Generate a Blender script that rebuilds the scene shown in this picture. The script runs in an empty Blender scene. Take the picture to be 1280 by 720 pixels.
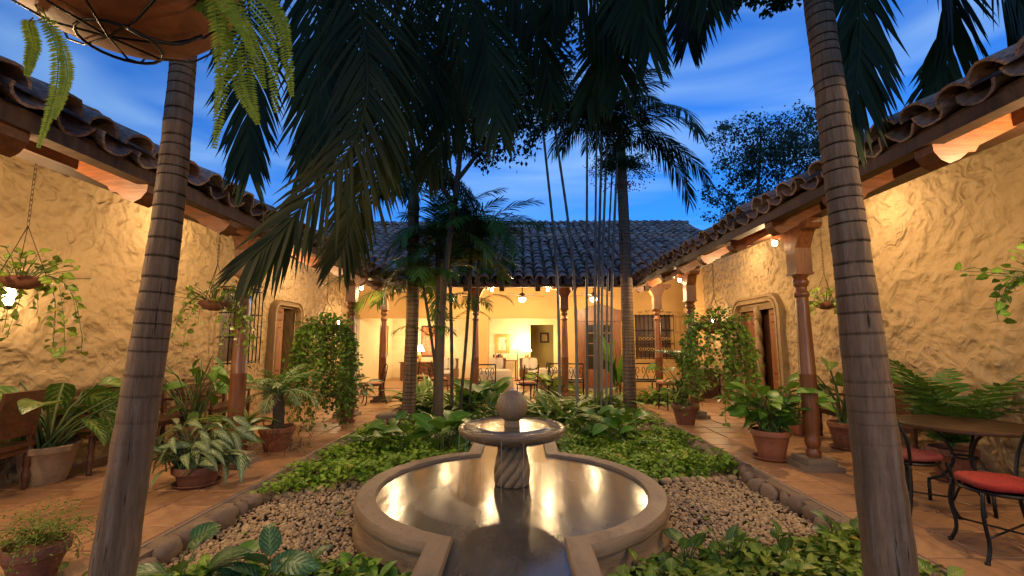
import bpy, math, random
import numpy as np
from mathutils import Vector, Matrix, Euler, noise
random.seed(7); rng = np.random.default_rng(7)
R_ = math.radians
scene = bpy.context.scene
COL = scene.collection

# ------------------------------------------------------------------ camera
F = 567.0; PITCH = R_(6.84); YAW = R_(1.0)
CAM = Vector((0, 0, 1.5))
cam_d = bpy.data.cameras.new('camera'); cam = bpy.data.objects.new('camera', cam_d); COL.objects.link(cam)
cam.location = CAM; cam.rotation_euler = (math.pi/2 + PITCH, 0, YAW)
cam_d.sensor_width = 36; cam_d.lens = F/1280*36; cam_d.clip_start = 0.05; cam_d.clip_end = 2000
scene.camera = cam
_CM = Euler((math.pi/2 + PITCH, 0, YAW)).to_matrix()
def ray(px, py): return _CM @ Vector(((px-640)/F, (360-py)/F, -1))
def atY(px, py, Y): d = ray(px, py); return CAM + d*(Y/d.y)
def atZ(px, py, z): d = ray(px, py); return CAM + d*((z-CAM.z)/d.z)
def atX(px, py, X): d = ray(px, py); return CAM + d*(X/d.x)

# ------------------------------------------------------------------ world, sun, exposure
world = bpy.data.worlds.new('World'); scene.world = world; world.use_nodes = True
nt = world.node_tree; nt.nodes.clear()
def wn(t, **k):
    n = nt.nodes.new(t)
    for a, b in k.items(): setattr(n, a, b)
    return n
w_out = wn('ShaderNodeOutputWorld'); w_bg = wn('ShaderNodeBackground')
w_sky = wn('ShaderNodeTexSky', sky_type='NISHITA', sun_disc=False, sun_elevation=R_(3.0), sun_rotation=R_(200), altitude=400, air_density=1.0, dust_density=0.6, ozone_density=6.0)
w_tc = wn('ShaderNodeTexCoord')
w_map = wn('ShaderNodeMapping'); w_map.inputs['Scale'].default_value = (.8, 2.2, 6.0); w_map.inputs['Rotation'].default_value = (0.25, 0.1, 0.5)
w_no = wn('ShaderNodeTexNoise'); w_no.inputs['Scale'].default_value = 2.1; w_no.inputs['Detail'].default_value = 3.5; w_no.inputs['Roughness'].default_value = .45; w_no.inputs['Distortion'].default_value = .5
w_cr = wn('ShaderNodeValToRGB'); w_cr.color_ramp.elements[0].position = .40; w_cr.color_ramp.elements[1].position = .72; w_cr.color_ramp.elements[0].color = (.13, .13, .13, 1)
w_mul = wn('ShaderNodeMix', data_type='RGBA', blend_type='MULTIPLY'); w_mul.inputs[0].default_value = 1.0; w_mul.inputs[7].default_value = (3.4, 4.8, 5.6, 1)
w_mix = wn('ShaderNodeMix', data_type='RGBA', blend_type='MIX'); w_mix.inputs[7].default_value = (4.2, 6.8, 9.8, 1)
w_sc = wn('ShaderNodeMath', operation='MULTIPLY'); w_sc.inputs[1].default_value = .56
L = nt.links.new
L(w_tc.outputs['Generated'], w_map.inputs[0]); L(w_map.outputs[0], w_no.inputs['Vector']); L(w_no.outputs['Fac'], w_cr.inputs[0])
L(w_cr.outputs[0], w_sc.inputs[0]); L(w_sky.outputs[0], w_mul.inputs[6]); L(w_mul.outputs[2], w_mix.inputs[6]); L(w_sc.outputs[0], w_mix.inputs[0])
L(w_mix.outputs[2], w_bg.inputs[0]); L(w_bg.outputs[0], w_out.inputs[0])
w_bg.inputs[1].default_value = 0.068
sd = bpy.data.lights.new('sun', 'SUN'); sd.energy = 0.04; sd.angle = R_(20); sd.color = (.75, .85, 1)
sun = bpy.data.objects.new('sun', sd); COL.objects.link(sun); sun.rotation_euler = (R_(60), 0, R_(20))
scene.view_settings.view_transform = 'Standard'; scene.view_settings.look = 'None'
scene.view_settings.exposure = 0.65; scene.view_settings.gamma = 1; scene.view_settings.use_curve_mapping = False
scene.cycles.use_denoising = True
scene.cycles.use_light_tree = True
scene.cycles.max_bounces = 6; scene.cycles.diffuse_bounces = 3; scene.cycles.glossy_bounces = 3
scene.cycles.transmission_bounces = 4; scene.cycles.transparent_max_bounces = 6
scene.cycles.sample_clamp_indirect = 4.0
scene.cycles.caustics_reflective = False; scene.cycles.caustics_refractive = False

# ------------------------------------------------------------------ materials
MATS = {}
def mat(name, build):
    m = bpy.data.materials.new(name); m.use_nodes = True
    t = m.node_tree; t.nodes.clear()
    class N: pass
    n = N(); n.t = t
    def node(ty, **k):
        x = t.nodes.new(ty)
        for a, b in k.items():
            if a == 'inp':
                for i, v in b.items():
                    if isinstance(v, bpy.types.NodeSocket): t.links.new(v, x.inputs[i])
                    else: x.inputs[i].default_value = v
            else: setattr(x, a, b)
        return x
    n.node = node
    n.obj = lambda: node('ShaderNodeTexCoord').outputs['Object']
    n.noise = lambda s, d=3, r=.55, vec=None, dist=0: node('ShaderNodeTexNoise', inp=dict({'Scale': s, 'Detail': d, 'Roughness': r, 'Distortion': dist}, **({'Vector': vec} if vec else {}))).outputs['Fac']
    def ramp(fac, stops):
        x = node('ShaderNodeValToRGB'); t.links.new(fac, x.inputs[0]); cr = x.color_ramp
        while len(cr.elements) < len(stops): cr.elements.new(.5)
        for e, (p, c) in zip(cr.elements, stops):
            e.position = p; e.color = (c[0], c[1], c[2], 1) if hasattr(c, '__len__') else (c, c, c, 1)
        return x.outputs[0]
    n.ramp = ramp
    n.mixc = lambda f, a, b, bt='MIX': (lambda x: x.outputs[2])(node('ShaderNodeMix', data_type='RGBA', blend_type=bt, inp={0: f, 6: a if not isinstance(a, tuple) else (*a, 1), 7: b if not isinstance(b, tuple) else (*b, 1)}))
    n.math = lambda op, a, b=0.0, c=0.0: node('ShaderNodeMath', operation=op, inp={0: a, 1: b, 2: c}).outputs[0]
    def bump(h, s=.3, d=.01):
        return node('ShaderNodeBump', inp={'Strength': s, 'Distance': d, 'Height': h}).outputs[0]
    n.bump = bump
    n.bsdf = lambda **k: node('ShaderNodeBsdfPrincipled', inp={a.replace('_', ' '): ((*v, 1) if isinstance(v, tuple) and len(v) == 3 else v) for a, v in k.items()})
    n.attr = lambda: node('ShaderNodeSeparateXYZ', inp={0: node('ShaderNodeAttribute', attribute_name='luv').outputs['Vector']})
    n.rand = lambda: node('ShaderNodeObjectInfo').outputs['Random']
    n.stretch = lambda sx, sy, sz: node('ShaderNodeMapping', inp={0: n.obj(), 3: (sx, sy, sz)}).outputs[0]
    sh = build(n)
    o = node('ShaderNodeOutputMaterial'); t.links.new(sh.outputs[0], o.inputs[0])
    MATS[name] = m
    return m

def m_stucco(c1, c2, rel):
    def f(n):
        big = n.noise(.9, 6, .65); c = n.mixc(n.ramp(big, [(.35, 0), (.65, 1)]), c1, c2)
        c = n.mixc(n.ramp(n.noise(1.7, 7, .72), [(.52, 0), (.68, .5)]), c, tuple(x*.62 for x in c1))
        c = n.mixc(n.ramp(n.noise(9, 5, .65), [(.45, 0), (.75, .35)]), c, tuple(x*.72 for x in c1))
        vec = n.node('ShaderNodeVectorMath', operation='ADD', inp={0: n.obj(), 1: n.node('ShaderNodeVectorMath', operation='SCALE', inp={0: n.node('ShaderNodeTexNoise', inp={'Scale': 2.6, 'Detail': 2}).outputs['Color'], 3: .28}).outputs[0]}).outputs[0]
        vo = n.node('ShaderNodeTexVoronoi', feature='SMOOTH_F1', inp={'Vector': vec, 'Scale': 6.6, 'Smoothness': .5}).outputs['Distance']
        v2 = n.node('ShaderNodeTexVoronoi', feature='SMOOTH_F1', inp={'Vector': vec, 'Scale': 13, 'Smoothness': .6}).outputs['Distance']
        msk = n.ramp(n.noise(.8, 2), [(.35, .35), (.65, 1)])
        h = n.math('ADD', n.math('MULTIPLY', n.math('ADD', vo, n.math('MULTIPLY', v2, .4)), msk), n.math('ADD', n.math('MULTIPLY', n.noise(4, 3), .5), n.math('MULTIPLY', n.noise(60, 3), .03)))
        return n.bsdf(Base_Color=c, Roughness=.78, Normal=n.bump(h, rel, .10))
    return f
mat('stucco', m_stucco((.355, .240, .122), (.42, .295, .155), .85))
mat('plaster_orange', m_stucco((.60, .36, .13), (.64, .40, .155), .06))
mat('plaster_cream', m_stucco((.80, .68, .44), (.82, .71, .48), .04))
mat('plaster_yellow', m_stucco((.55, .43, .14), (.58, .46, .16), .04))
def m_wood(c1, c2, rough=.38, axis=(1, 1, 14), sc=3.0):
    def f(n):
        v = n.node('ShaderNodeMapping', inp={0: n.obj(), 3: axis}).outputs[0]
        g = n.noise(sc, 6, .62, vec=v, dist=.6)
        r = n.rand()
        c = n.mixc(n.ramp(g, [(.3, 0), (.68, 1)]), c1, c2)
        c = n.mixc(n.math('MULTIPLY', r, .3), c, tuple(x*.45 for x in c1))
        c = n.mixc(n.ramp(n.noise(2.5, 4), [(.5, 0), (.8, .45)]), c, tuple(x*.5 for x in c1))
        rg = n.math('MULTIPLY_ADD', n.noise(14, 3), .3, rough-.12)
        return n.bsdf(Base_Color=c, Roughness=rg, Normal=n.bump(g, .25, .006))
    return f
mat('wood_column', m_wood((.11, .036, .012), (.27, .10, .036), .36, (9, 9, .7)))
mat('wood_rafter', m_wood((.11, .034, .012), (.26, .085, .028), .40, (1.2, 9, 9)))
mat('wood_beam', m_wood((.045, .018, .009), (.11, .045, .02), .5, (9, 1, 9)))
mat('wood_door', m_wood((.13, .042, .014), (.26, .095, .032), .35, (9, 9, .8)))
mat('wood_dark', m_wood((.035, .014, .008), (.085, .032, .016), .35, (3, 3, 3)))
mat('wood_bench', m_wood((.055, .022, .011), (.13, .05, .024), .35, (9, 1, 9)))
mat('wood_board', m_wood((.06, .03, .016), (.14, .07, .035), .6, (1, 7, 1)))
def m_rooftile(n):
    r = n.math('FRACT', n.math('ADD', n.attr().outputs[2], n.rand()))
    c = n.ramp(r, [(0, (.36, .20, .14)), (.3, (.47, .29, .21)), (.6, (.25, .17, .14)), (.85, (.52, .38, .30)), (1, (.40, .17, .10))])
    c = n.mixc(n.ramp(n.noise(7, 5, .65), [(.40, 0), (.66, .88)]), c, (.055, .048, .044))
    c = n.mixc(n.ramp(n.noise(17, 4, .7), [(.58, 0), (.75, .6)]), c, (.22, .21, .19))
    return n.bsdf(Base_Color=c, Roughness=.72, Normal=n.bump(n.noise(25, 5), .35, .01))
mat('roof_tile', m_rooftile)
def m_floortile(n):
    r = n.rand()
    c = n.ramp(r, [(0, (.37, .195, .092)), (.5, (.44, .24, .12)), (1, (.32, .165, .077))])
    c = n.mixc(n.ramp(n.noise(5, 5, .6), [(.35, 0), (.75, .75)]), c, (.24, .13, .068))
    rg = n.math('MULTIPLY_ADD', n.noise(6, 4), .3, .26)
    return n.bsdf(Base_Color=c, Roughness=rg, Normal=n.bump(n.noise(20, 4), .12, .005))
mat('floor_tile', m_floortile)
def m_flat(c, rough=.6, var=.3, sc=8, rel=.2, metal=0.0, dark=.55):
    def f(n):
        col = n.mixc(n.ramp(n.noise(sc, 5, .6), [(.35, 0), (.75, var)]), c, tuple(x*dark for x in c))
        return n.bsdf(Base_Color=col, Roughness=rough, Metallic=metal, Normal=n.bump(n.noise(sc*4, 4), rel, .006))
    return f
mat('grout', m_flat((.26, .20, .145), .9))
mat('soil', m_flat((.045, .03, .02), .95, .7, 14, .8))
mat('iron', m_flat((.018, .017, .016), .42, .4, 20, .1, .6))
mat('iron_brown', m_flat((.035, .022, .014), .45, .4, 20, .1, .5))
mat('terracotta', m_flat((.30, .105, .05), .68, .75, 6, .3))
mat('terracotta_old', m_flat((.22, .085, .045), .75, .8, 9, .4, 0, .35))
mat('clay_pale', m_flat((.32, .22, .13), .8, .6, 9, .3))
mat('cloth', m_flat((.46, .36, .25), .85, .25, 20, .2))
mat('cloth_white', m_flat((.78, .72, .62), .85, .15, 20, .2))
mat('cushion_red', m_flat((.36, .014, .012), .75, .8, 14, 1.0, 0, .3))
mat('cushion_maroon', m_flat((.20, .035, .03), .7, .7, 12, .4))
mat('cushion_tan', m_flat((.42, .19, .10), .75, .3, 12, .3))
mat('wicker', m_flat((.20, .11, .05), .7, .7, 60, .6))
mat('gold', m_flat((.55, .38, .12), .4, .5, 30, .3, .7))
mat('glass_dark', m_flat((.03, .024, .018), .06, .2, 2, 0))
mat('white_paint', m_flat((.75, .72, .66), .5, .15, 10, .05))
mat('fan_blade', m_flat((.22, .10, .04), .45, .4, 10, .1))
mat('chain', m_flat((.05, .035, .025), .5, .4, 30, .1, .7))
mat('bark', m_flat((.09, .07, .05), .9, .8, 18, .9))
def m_stone(c1, c2, wet=.0):
    def f(n):
        c = n.mixc(n.ramp(n.noise(3, 5, .6), [(.3, 0), (.7, 1)]), c1, c2)
        c = n.mixc(n.ramp(n.noise(22, 5, .7), [(.48, 0), (.72, .75)]), c, tuple(x*.35 for x in c1))
        c = n.mixc(n.ramp(n.noise(1.6, 7, .75), [(.50, 0), (.62, .7)]), c, tuple(x*.38 for x in c1))
        c = n.mixc(n.ramp(n.noise(5, 6, .7), [(.60, 0), (.68, .45)]), c, tuple(x*1.55 for x in c2))
        c = n.mixc(n.math('MULTIPLY', n.rand(), .45), c, tuple(x*.45 for x in c1))
        v = n.node('ShaderNodeTexVoronoi', inp={'Scale': 38}).outputs['Distance']
        c = n.mixc(n.ramp(v, [(.04, .7), (.14, 0)]), c, (.03, .02, .015))
        rg = n.math('MULTIPLY_ADD', n.noise(9, 4), .35, .42-wet)
        return n.bsdf(Base_Color=c, Roughness=rg, Normal=n.bump(n.math('ADD', n.noise(18, 6, .65), n.noise(70, 3)), .4, .01))
    return f
mat('basin_stone', m_stone((.27, .18, .10), (.36, .25, .148)))
mat('carved_stone', m_stone((.20, .135, .075), (.28, .19, .105), .1))
mat('wet_stone', m_stone((.15, .095, .052), (.20, .13, .07), .32))
mat('door_stone', m_stone((.24, .15, .066), (.30, .19, .085)))
mat('plinth_stone', m_stone((.27, .20, .135), (.33, .25, .17)))
mat('kerb_stone', m_stone((.20, .135, .085), (.27, .18, .115)))
def m_pebble(n):
    a = n.math('FRACT', n.math('ADD', n.attr().outputs[2], n.rand()))
    c = n.ramp(a, [(0, (.46, .315, .16)), (.25, (.30, .20, .105)), (.5, (.54, .405, .225)), (.75, (.37, .245, .12)), (1, (.25, .19, .12))])
    c = n.mixc(n.ramp(n.noise(40, 4), [(.45, 0), (.8, .5)]), c, (.12, .08, .05))
    return n.bsdf(Base_Color=c, Roughness=.62, Normal=n.bump(n.noise(90, 3), .2, .004))
mat('pebble', m_pebble)
def m_water(n):
    o = n.obj(); s = n.node('ShaderNodeSeparateXYZ', inp={0: o})
    r2 = n.math('SQRT', n.math('ADD', n.math('MULTIPLY', s.outputs[0], s.outputs[0]), n.math('MULTIPLY', s.outputs[1], s.outputs[1])))
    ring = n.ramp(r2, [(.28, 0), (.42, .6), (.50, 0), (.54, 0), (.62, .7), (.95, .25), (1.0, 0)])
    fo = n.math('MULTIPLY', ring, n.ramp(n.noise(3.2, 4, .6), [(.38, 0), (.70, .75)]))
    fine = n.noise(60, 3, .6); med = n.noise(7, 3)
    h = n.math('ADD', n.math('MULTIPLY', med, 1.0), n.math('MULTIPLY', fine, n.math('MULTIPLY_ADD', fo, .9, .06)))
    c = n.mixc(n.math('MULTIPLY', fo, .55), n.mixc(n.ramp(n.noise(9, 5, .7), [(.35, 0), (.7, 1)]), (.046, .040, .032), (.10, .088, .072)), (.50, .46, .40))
    return n.bsdf(Base_Color=c, Roughness=n.math('MULTIPLY_ADD', fo, .2, .19), IOR=1.5, Specular_IOR_Level=.75, Normal=n.bump(h, .34, .02))
mat('water', m_water)
mat('stream', lambda n: n.bsdf(Base_Color=(.7, .75, .8), Roughness=.1, Alpha=.22))
def m_trunk(n):
    a = n.attr(); ph = a.outputs[1]
    scar = n.ramp(ph, [(0, 1), (.05, .9), (.13, .12), (.9, 0), (.97, .8), (1, 1)])
    v = n.stretch(30, 30, 3.2)
    st = n.math('ADD', n.math('MULTIPLY', n.noise(2.2, 6, .7, vec=v), .65), n.math('MULTIPLY', n.noise(16, 5, .7), .35))
    c = n.mixc(n.ramp(st, [(.32, 0), (.7, 1)]), (.14, .088, .052), (.31, .212, .138))
    c = n.mixc(n.ramp(n.noise(2.4, 5, .6), [(.46, 0), (.72, .7)]), c, (.075, .050, .034))
    c = n.mixc(n.ramp(n.noise(6, 6, .7), [(.58, 0), (.66, .6)]), c, (.24, .205, .165))
    c = n.mixc(n.ramp(n.noise(9, 4, .6), [(.66, 0), (.70, .85)]), c, (.022, .016, .012))
    c = n.mixc(n.math('MULTIPLY', n.math('MULTIPLY', scar, a.outputs[2]), n.ramp(n.noise(5, 4), [(.3, .35), (.55, 1)])), c, (.014, .010, .008))
    h = n.math('ADD', st, n.math('MULTIPLY', n.math('MULTIPLY', scar, a.outputs[2]), -.5))
    return n.bsdf(Base_Color=c, Roughness=.9, Specular_IOR_Level=.15, Normal=n.bump(h, 1.0, .028))
mat('palm_trunk', m_trunk)
mat('crownshaft', m_flat((.10, .13, .06), .5, .5, 5, .1))
def m_leaf(c1, c2, var=None, vs=.0, rough=.4, vein=.25, transl=.22, spec=.42, old=.0):
    def f(n):
        a = n.attr(); u = n.math('ABSOLUTE', a.outputs[0]); v = a.outputs[1]
        r = n.math('FRACT', n.math('ADD', a.outputs[2], n.math('MULTIPLY', n.rand(), 3.7)))
        c = n.mixc(r, c1, c2)
        side = n.math('SINE', n.math('MULTIPLY', n.math('SUBTRACT', n.math('MULTIPLY', v, 7.0), n.math('MULTIPLY', u, 2.4)), 6.283))
        if var:
            ns = n.math('MULTIPLY_ADD', side, .16, n.noise(14, 3))
            body = n.math('SUBTRACT', ns, n.math('MULTIPLY', u, .28))
            k = n.ramp(body, [(.50-.22*vs, 0), (.60-.12*vs, vs)])
            c = n.mixc(k, c, var)
        c = n.mixc(n.ramp(r, [(.962, 0), (.975, old)]), c, (.42, .30, .045))
        c = n.mixc(n.ramp(n.noise(3, 3), [(.4, 0), (.7, .35)]), c, tuple(x*.45 for x in c1))
        c = n.mixc(n.ramp(u, [(0, vein*1.6), (.09, 0)]), c, tuple(min(1, x*2.4+.05) for x in c2))
        nm = n.bump(side, vein*.5, .004)
        p = n.bsdf(Base_Color=c, Roughness=rough, Normal=nm, Specular_IOR_Level=spec)
        t = n.node('ShaderNodeBsdfTranslucent', inp={0: n.mixc(.5, c, (.16, .26, .02))})
        return n.node('ShaderNodeMixShader', inp={0: transl, 1: p.outputs[0], 2: t.outputs[0]})
    return f
mat('leaf_ground', m_leaf((.11, .235, .018), (.26, .43, .035), (.50, .54, .12), .35, spec=.28, old=.8))
mat('leaf_pothos', m_leaf((.08, .17, .016), (.21, .31, .03), (.48, .46, .10), .5, spec=.3, old=.8))
mat('leaf_ivy', m_leaf((.065, .155, .014), (.16, .27, .03), None, 0, .45, spec=.3))
mat('leaf_lily', m_leaf((.05, .15, .014), (.12, .26, .03), None, 0, .36, spec=.35))
mat('leaf_dieff', m_leaf((.035, .10, .018), (.075, .16, .03), (.34, .38, .10), .6, .35))
mat('leaf_aglao', m_leaf((.06, .13, .035), (.12, .21, .055), (.50, .54, .30), .8, .4))
mat('leaf_dark', m_leaf((.045, .125, .018), (.11, .23, .034), None, 0, .4))
mat('leaf_strap', m_leaf((.08, .17, .02), (.18, .29, .05), (.46, .46, .18), .45, .4, .15))
mat('leaf_calathea', m_leaf((.02, .085, .03), (.045, .14, .045), (.28, .36, .12), .55, .35, .35))
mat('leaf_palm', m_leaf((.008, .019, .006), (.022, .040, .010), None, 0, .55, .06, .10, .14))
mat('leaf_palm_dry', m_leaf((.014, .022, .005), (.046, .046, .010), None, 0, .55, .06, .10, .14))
mat('leaf_areca', m_leaf((.03, .10, .015), (.08, .19, .03), None, 0, .42, .12))
mat('leaf_fern', m_leaf((.14, .21, .012), (.28, .33, .02), None, 0, .55, .05, .35, .2))
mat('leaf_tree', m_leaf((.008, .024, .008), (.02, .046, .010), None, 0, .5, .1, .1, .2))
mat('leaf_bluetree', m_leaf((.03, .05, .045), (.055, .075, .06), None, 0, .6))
mat('leaf_maiden', m_leaf((.10, .17, .02), (.20, .26, .04), None, 0, .5, .05, .35))
mat('stem_green', m_flat((.08, .12, .03), .5, .4, 10, .1))
mat('stem_brown', m_flat((.07, .045, .02), .7, .4, 10, .2))
mat('cane', m_flat((.17, .15, .12), .6, .6, 7, .3))
mat('berry', m_flat((.35, .03, .03), .4))
mat('flower_yellow', m_flat((.75, .50, .04), .5, .2))
def emit(name, c, s):
    def f(n): return n.node('ShaderNodeEmission', inp={0: (*c, 1), 1: s})
    mat(name, f)
emit('bulb', (1, .76, .42), 55); emit('bulb_soft', (1, .74, .40), 12); emit('shade_glow', (1, .80, .50), 3.2); emit('fan_glow', (1, .76, .42), 7)
def m_painting(a, b, c_):
    def f(n):
        v = n.stretch(5, 5, 2.2)
        c = n.ramp(n.noise(2.2, 5, .6, vec=v, dist=1.2), [(.3, a), (.5, b), (.68, c_)])
        return n.bsdf(Base_Color=c, Roughness=.5)
    return f
mat('painting_gold', m_painting((.35, .20, .05), (.62, .45, .16), (.25, .14, .05)))
mat('painting_red', m_painting((.30, .30, .14), (.50, .08, .03), (.60, .42, .16)))
mat('painting_pale', m_painting((.70, .65, .5), (.65, .6, .45), (.12, .10, .08)))

# ------------------------------------------------------------------ mesh builder
class MB:
    def __init__(s): s.V = []; s.Fc = []; s.A = []; s.n = 0
    def add(s, V, Fs, A=None):
        V = np.asarray(V, float).reshape(-1, 3)
        for f in (Fs if isinstance(Fs, (list, tuple)) and len(Fs) and isinstance(Fs[0], np.ndarray) and Fs[0].ndim == 2 else [Fs]):
            if isinstance(f, np.ndarray): s.Fc.append(f + s.n)
            else:
                by = {}
                for q in f: by.setdefault(len(q), []).append(q)
                for q in by.values(): s.Fc.append(np.array(q, int) + s.n)
        s.V.append(V); s.A.append(np.zeros((len(V), 3)) if A is None else np.asarray(A, float)); s.n += len(V)
        return s
    def box(s, c, d, rz=0.0, rnd=0.0, tilt=None):
        hx, hy, hz = d[0]/2, d[1]/2, d[2]/2
        P = np.array([(x, y, z) for z in (-hz, hz) for y in (-hy, hy) for x in (-hx, hx)], float)
        if tilt is not None: P = P @ np.array(Euler(tilt).to_matrix()).T
        if rz: P = P @ np.array(Matrix.Rotation(rz, 3, 'Z')).T
        return s.add(P + np.array(c), [(0, 2, 3, 1), (4, 5, 7, 6), (0, 1, 5, 4), (2, 6, 7, 3), (0, 4, 6, 2), (1, 3, 7, 5)], np.tile((0, 0, rnd), (8, 1)))
    def bbox(s, a, b):
        a = np.array(a, float); b = np.array(b, float); return s.box((a+b)/2, np.abs(b-a))
    def tube(s, pts, rad, n=8, cap=True, attr=None):
        pts = np.asarray([tuple(p) for p in pts], float); m = len(pts)
        rad = np.full(m, rad, float) if np.isscalar(rad) else np.asarray(rad, float)
        T = np.gradient(pts, axis=0); T /= np.linalg.norm(T, axis=1)[:, None] + 1e-9
        ref = np.array((0, 0, 1.)) if abs(T[0][2]) < .9 else np.array((1., 0, 0))
        X = np.cross(T[0], ref); X /= np.linalg.norm(X); V = []; A = []
        an = np.linspace(0, 2*np.pi, n, endpoint=False)
        for i in range(m):
            X = X - T[i]*np.dot(X, T[i]); X /= np.linalg.norm(X)+1e-9; Y = np.cross(T[i], X)
            V.append(pts[i] + rad[i]*(np.cos(an)[:, None]*X + np.sin(an)[:, None]*Y))
            A.append(np.tile((0, 0, 0) if attr is None else attr[i], (n, 1)))
        fs = []
        for i in range(m-1):
            for j in range(n): fs.append((i*n+j, i*n+(j+1) % n, (i+1)*n+(j+1) % n, (i+1)*n+j))
        if cap: fs.append(tuple(range(n-1, -1, -1))); fs.append(tuple(range((m-1)*n, m*n)))
        return s.add(np.concatenate(V), fs, np.concatenate(A))
    def lathe(s, prof, n=24, c=(0, 0, 0), fn=None, cap=True):
        m = len(prof); an = np.linspace(0, 2*np.pi, n, endpoint=False); V = []
        for r, z in prof:
            rr = r if fn is None else np.array([fn(a, r, z) for a in an])
            V.append(np.stack([c[0]+rr*np.cos(an), c[1]+rr*np.sin(an), np.full(n, c[2]+z)], 1))
        fs = []
        for i in range(m-1):
            for j in range(n): fs.append((i*n+j, i*n+(j+1) % n, (i+1)*n+(j+1) % n, (i+1)*n+j))
        if cap: fs.append(tuple(range(n-1, -1, -1))); fs.append(tuple(range((m-1)*n, m*n)))
        return s.add(np.concatenate(V), fs)
    def prism(s, poly, a, b, axis='y'):
        n = len(poly); V = []
        for t in (a, b):
            for p in poly:
                V.append({'x': (t, p[0], p[1]), 'y': (p[0], t, p[1]), 'z': (p[0], p[1], t)}[axis])
        fs = [tuple(range(n)), tuple(range(2*n-1, n-1, -1))] + [(i, i+n, (i+1) % n+n, (i+1) % n) for i in range(n)]
        return s.add(V, fs)
    def inst(s, tpl, Rm, T, sc, rnd):
        TV, TF, TU = tpl; N = len(T); nv = len(TV)
        sc = np.asarray(sc, float)
        if sc.ndim == 1: sc = np.repeat(sc[:, None], 3, 1)
        V = np.einsum('nij,nkj->nki', Rm, TV[None]*sc[:, None, :]) + T[:, None, :]
        A = np.empty((N, nv, 3)); A[:, :, :2] = TU[None]; A[:, :, 2] = np.asarray(rnd)[:, None]
        off = (np.arange(N)*nv)[:, None, None]
        s.add(V.reshape(-1, 3), [(f[None] + off).reshape(-1, f.shape[1]) for f in TF], A.reshape(-1, 3))
        return s
    def mesh(s, name, smooth=True):
        me = bpy.data.meshes.new(name)
        V = np.concatenate(s.V); A = np.concatenate(s.A)
        me.vertices.add(len(V)); me.vertices.foreach_set('co', V.ravel())
        tot = np.concatenate([np.full(len(f), f.shape[1]) for f in s.Fc]); idx = np.concatenate([f.ravel() for f in s.Fc])
        me.loops.add(len(idx)); me.loops.foreach_set('vertex_index', idx.astype(np.int32))
        me.polygons.add(len(tot)); st = np.concatenate([[0], np.cumsum(tot)[:-1]])
        me.polygons.foreach_set('loop_start', st.astype(np.int32))
        me.polygons.foreach_set('use_smooth', np.full(len(tot), bool(smooth)))
        me.update(calc_edges=True); me.validate()
        at = me.attributes.new('luv', 'FLOAT_VECTOR', 'POINT'); at.data.foreach_set('vector', A.ravel())
        return me

INV = {}
def link(name, me, parent=None, loc=None, rot=None, scale=None):
    o = bpy.data.objects.new(name, me); COL.objects.link(o)
    if parent is not None:
        o.parent = parent
        if parent.name in INV: o.matrix_parent_inverse = INV[parent.name]
    if loc is not None: o.location = loc
    if rot is not None: o.rotation_euler = rot
    if scale is not None: o.scale = scale
    return o
def tag(o, label=None, cat=None, group=None, kind=None):
    if label: o['label'] = label
    if cat: o['category'] = cat
    if group: o['group'] = group
    if kind: o['kind'] = kind
    return o
def part(name, mb, m, parent=None, smooth=False, auto=None, kind=None):
    me = mb.mesh(name, smooth); me.materials.append(MATS[m])
    if auto: me.set_sharp_from_angle(angle=R_(auto))
    o = link(name, me, parent)
    if kind: o['kind'] = kind
    return o
def thing(name, label, cat, loc=(0, 0, 0), rz=0, group=None, world=False):
    o = bpy.data.objects.new(name, None); COL.objects.link(o); o.empty_display_size = .1
    o.location = loc; o.rotation_euler = (0, 0, rz); tag(o, label, cat, group)
    if world: INV[o.name] = Matrix.Translation(-Vector(loc))
    return o
def struct(name, mb, m, smooth=False, auto=None):
    o = part(name, mb, m, None, smooth, auto); o['kind'] = 'structure'; return o
def dup(root, loc, rz=0.0, label=None, scale=None):
    r = root.copy(); COL.objects.link(r); r.location = loc; r.rotation_euler = (0, 0, rz)
    if scale: r.scale = scale
    if label: r['label'] = label
    for ch in list(root.children):
        c = ch.copy(); COL.objects.link(c); c.parent = r
        for g in list(ch.children):
            d = g.copy(); COL.objects.link(d); d.parent = c
    return r
def point(loc, watts, parent=None, r=.04, c=(1, .68, .34), name='lamp_light'):
    d = bpy.data.lights.new(name, 'POINT'); d.energy = watts; d.shadow_soft_size = r; d.color = c
    o = bpy.data.objects.new(name, d); COL.objects.link(o); o.location = loc
    if parent is not None:
        o.parent = parent
        if parent.name in INV: o.matrix_parent_inverse = INV[parent.name]
    return o
def ico(sub=1):
    import bmesh
    bm = bmesh.new(); bmesh.ops.create_icosphere(bm, subdivisions=sub, radius=1)
    V = np.array([v.co[:] for v in bm.verts]); Fs = np.array([[v.index for v in f.verts] for f in bm.faces]); bm.free()
    return V, [Fs], np.zeros((len(V), 2))
ICO1, ICO2, ICO3 = ico(1), ico(2), ico(3)
def sphere(mb, c, r, tpl=None):
    V, Fs, U = tpl or ICO2
    mb.add(V*np.array(r if hasattr(r, '__len__') else (r, r, r)) + np.array(c), Fs); return mb
def spline(P, n=24):
    P = [np.array(tuple(p), float) for p in P]; P = [2*P[0]-P[1]] + P + [2*P[-1]-P[-2]]
    out = []; k = len(P)-3
    for q in range(n+1):
        t = q/n*k; i = min(int(t), k-1); t -= i
        a, b, c, d = P[i:i+4]
        out.append(.5*((2*b)+(-a+c)*t+(2*a-5*b+4*c-d)*t*t+(-a+3*b-3*c+d)*t**3))
    return np.array(out)

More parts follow.
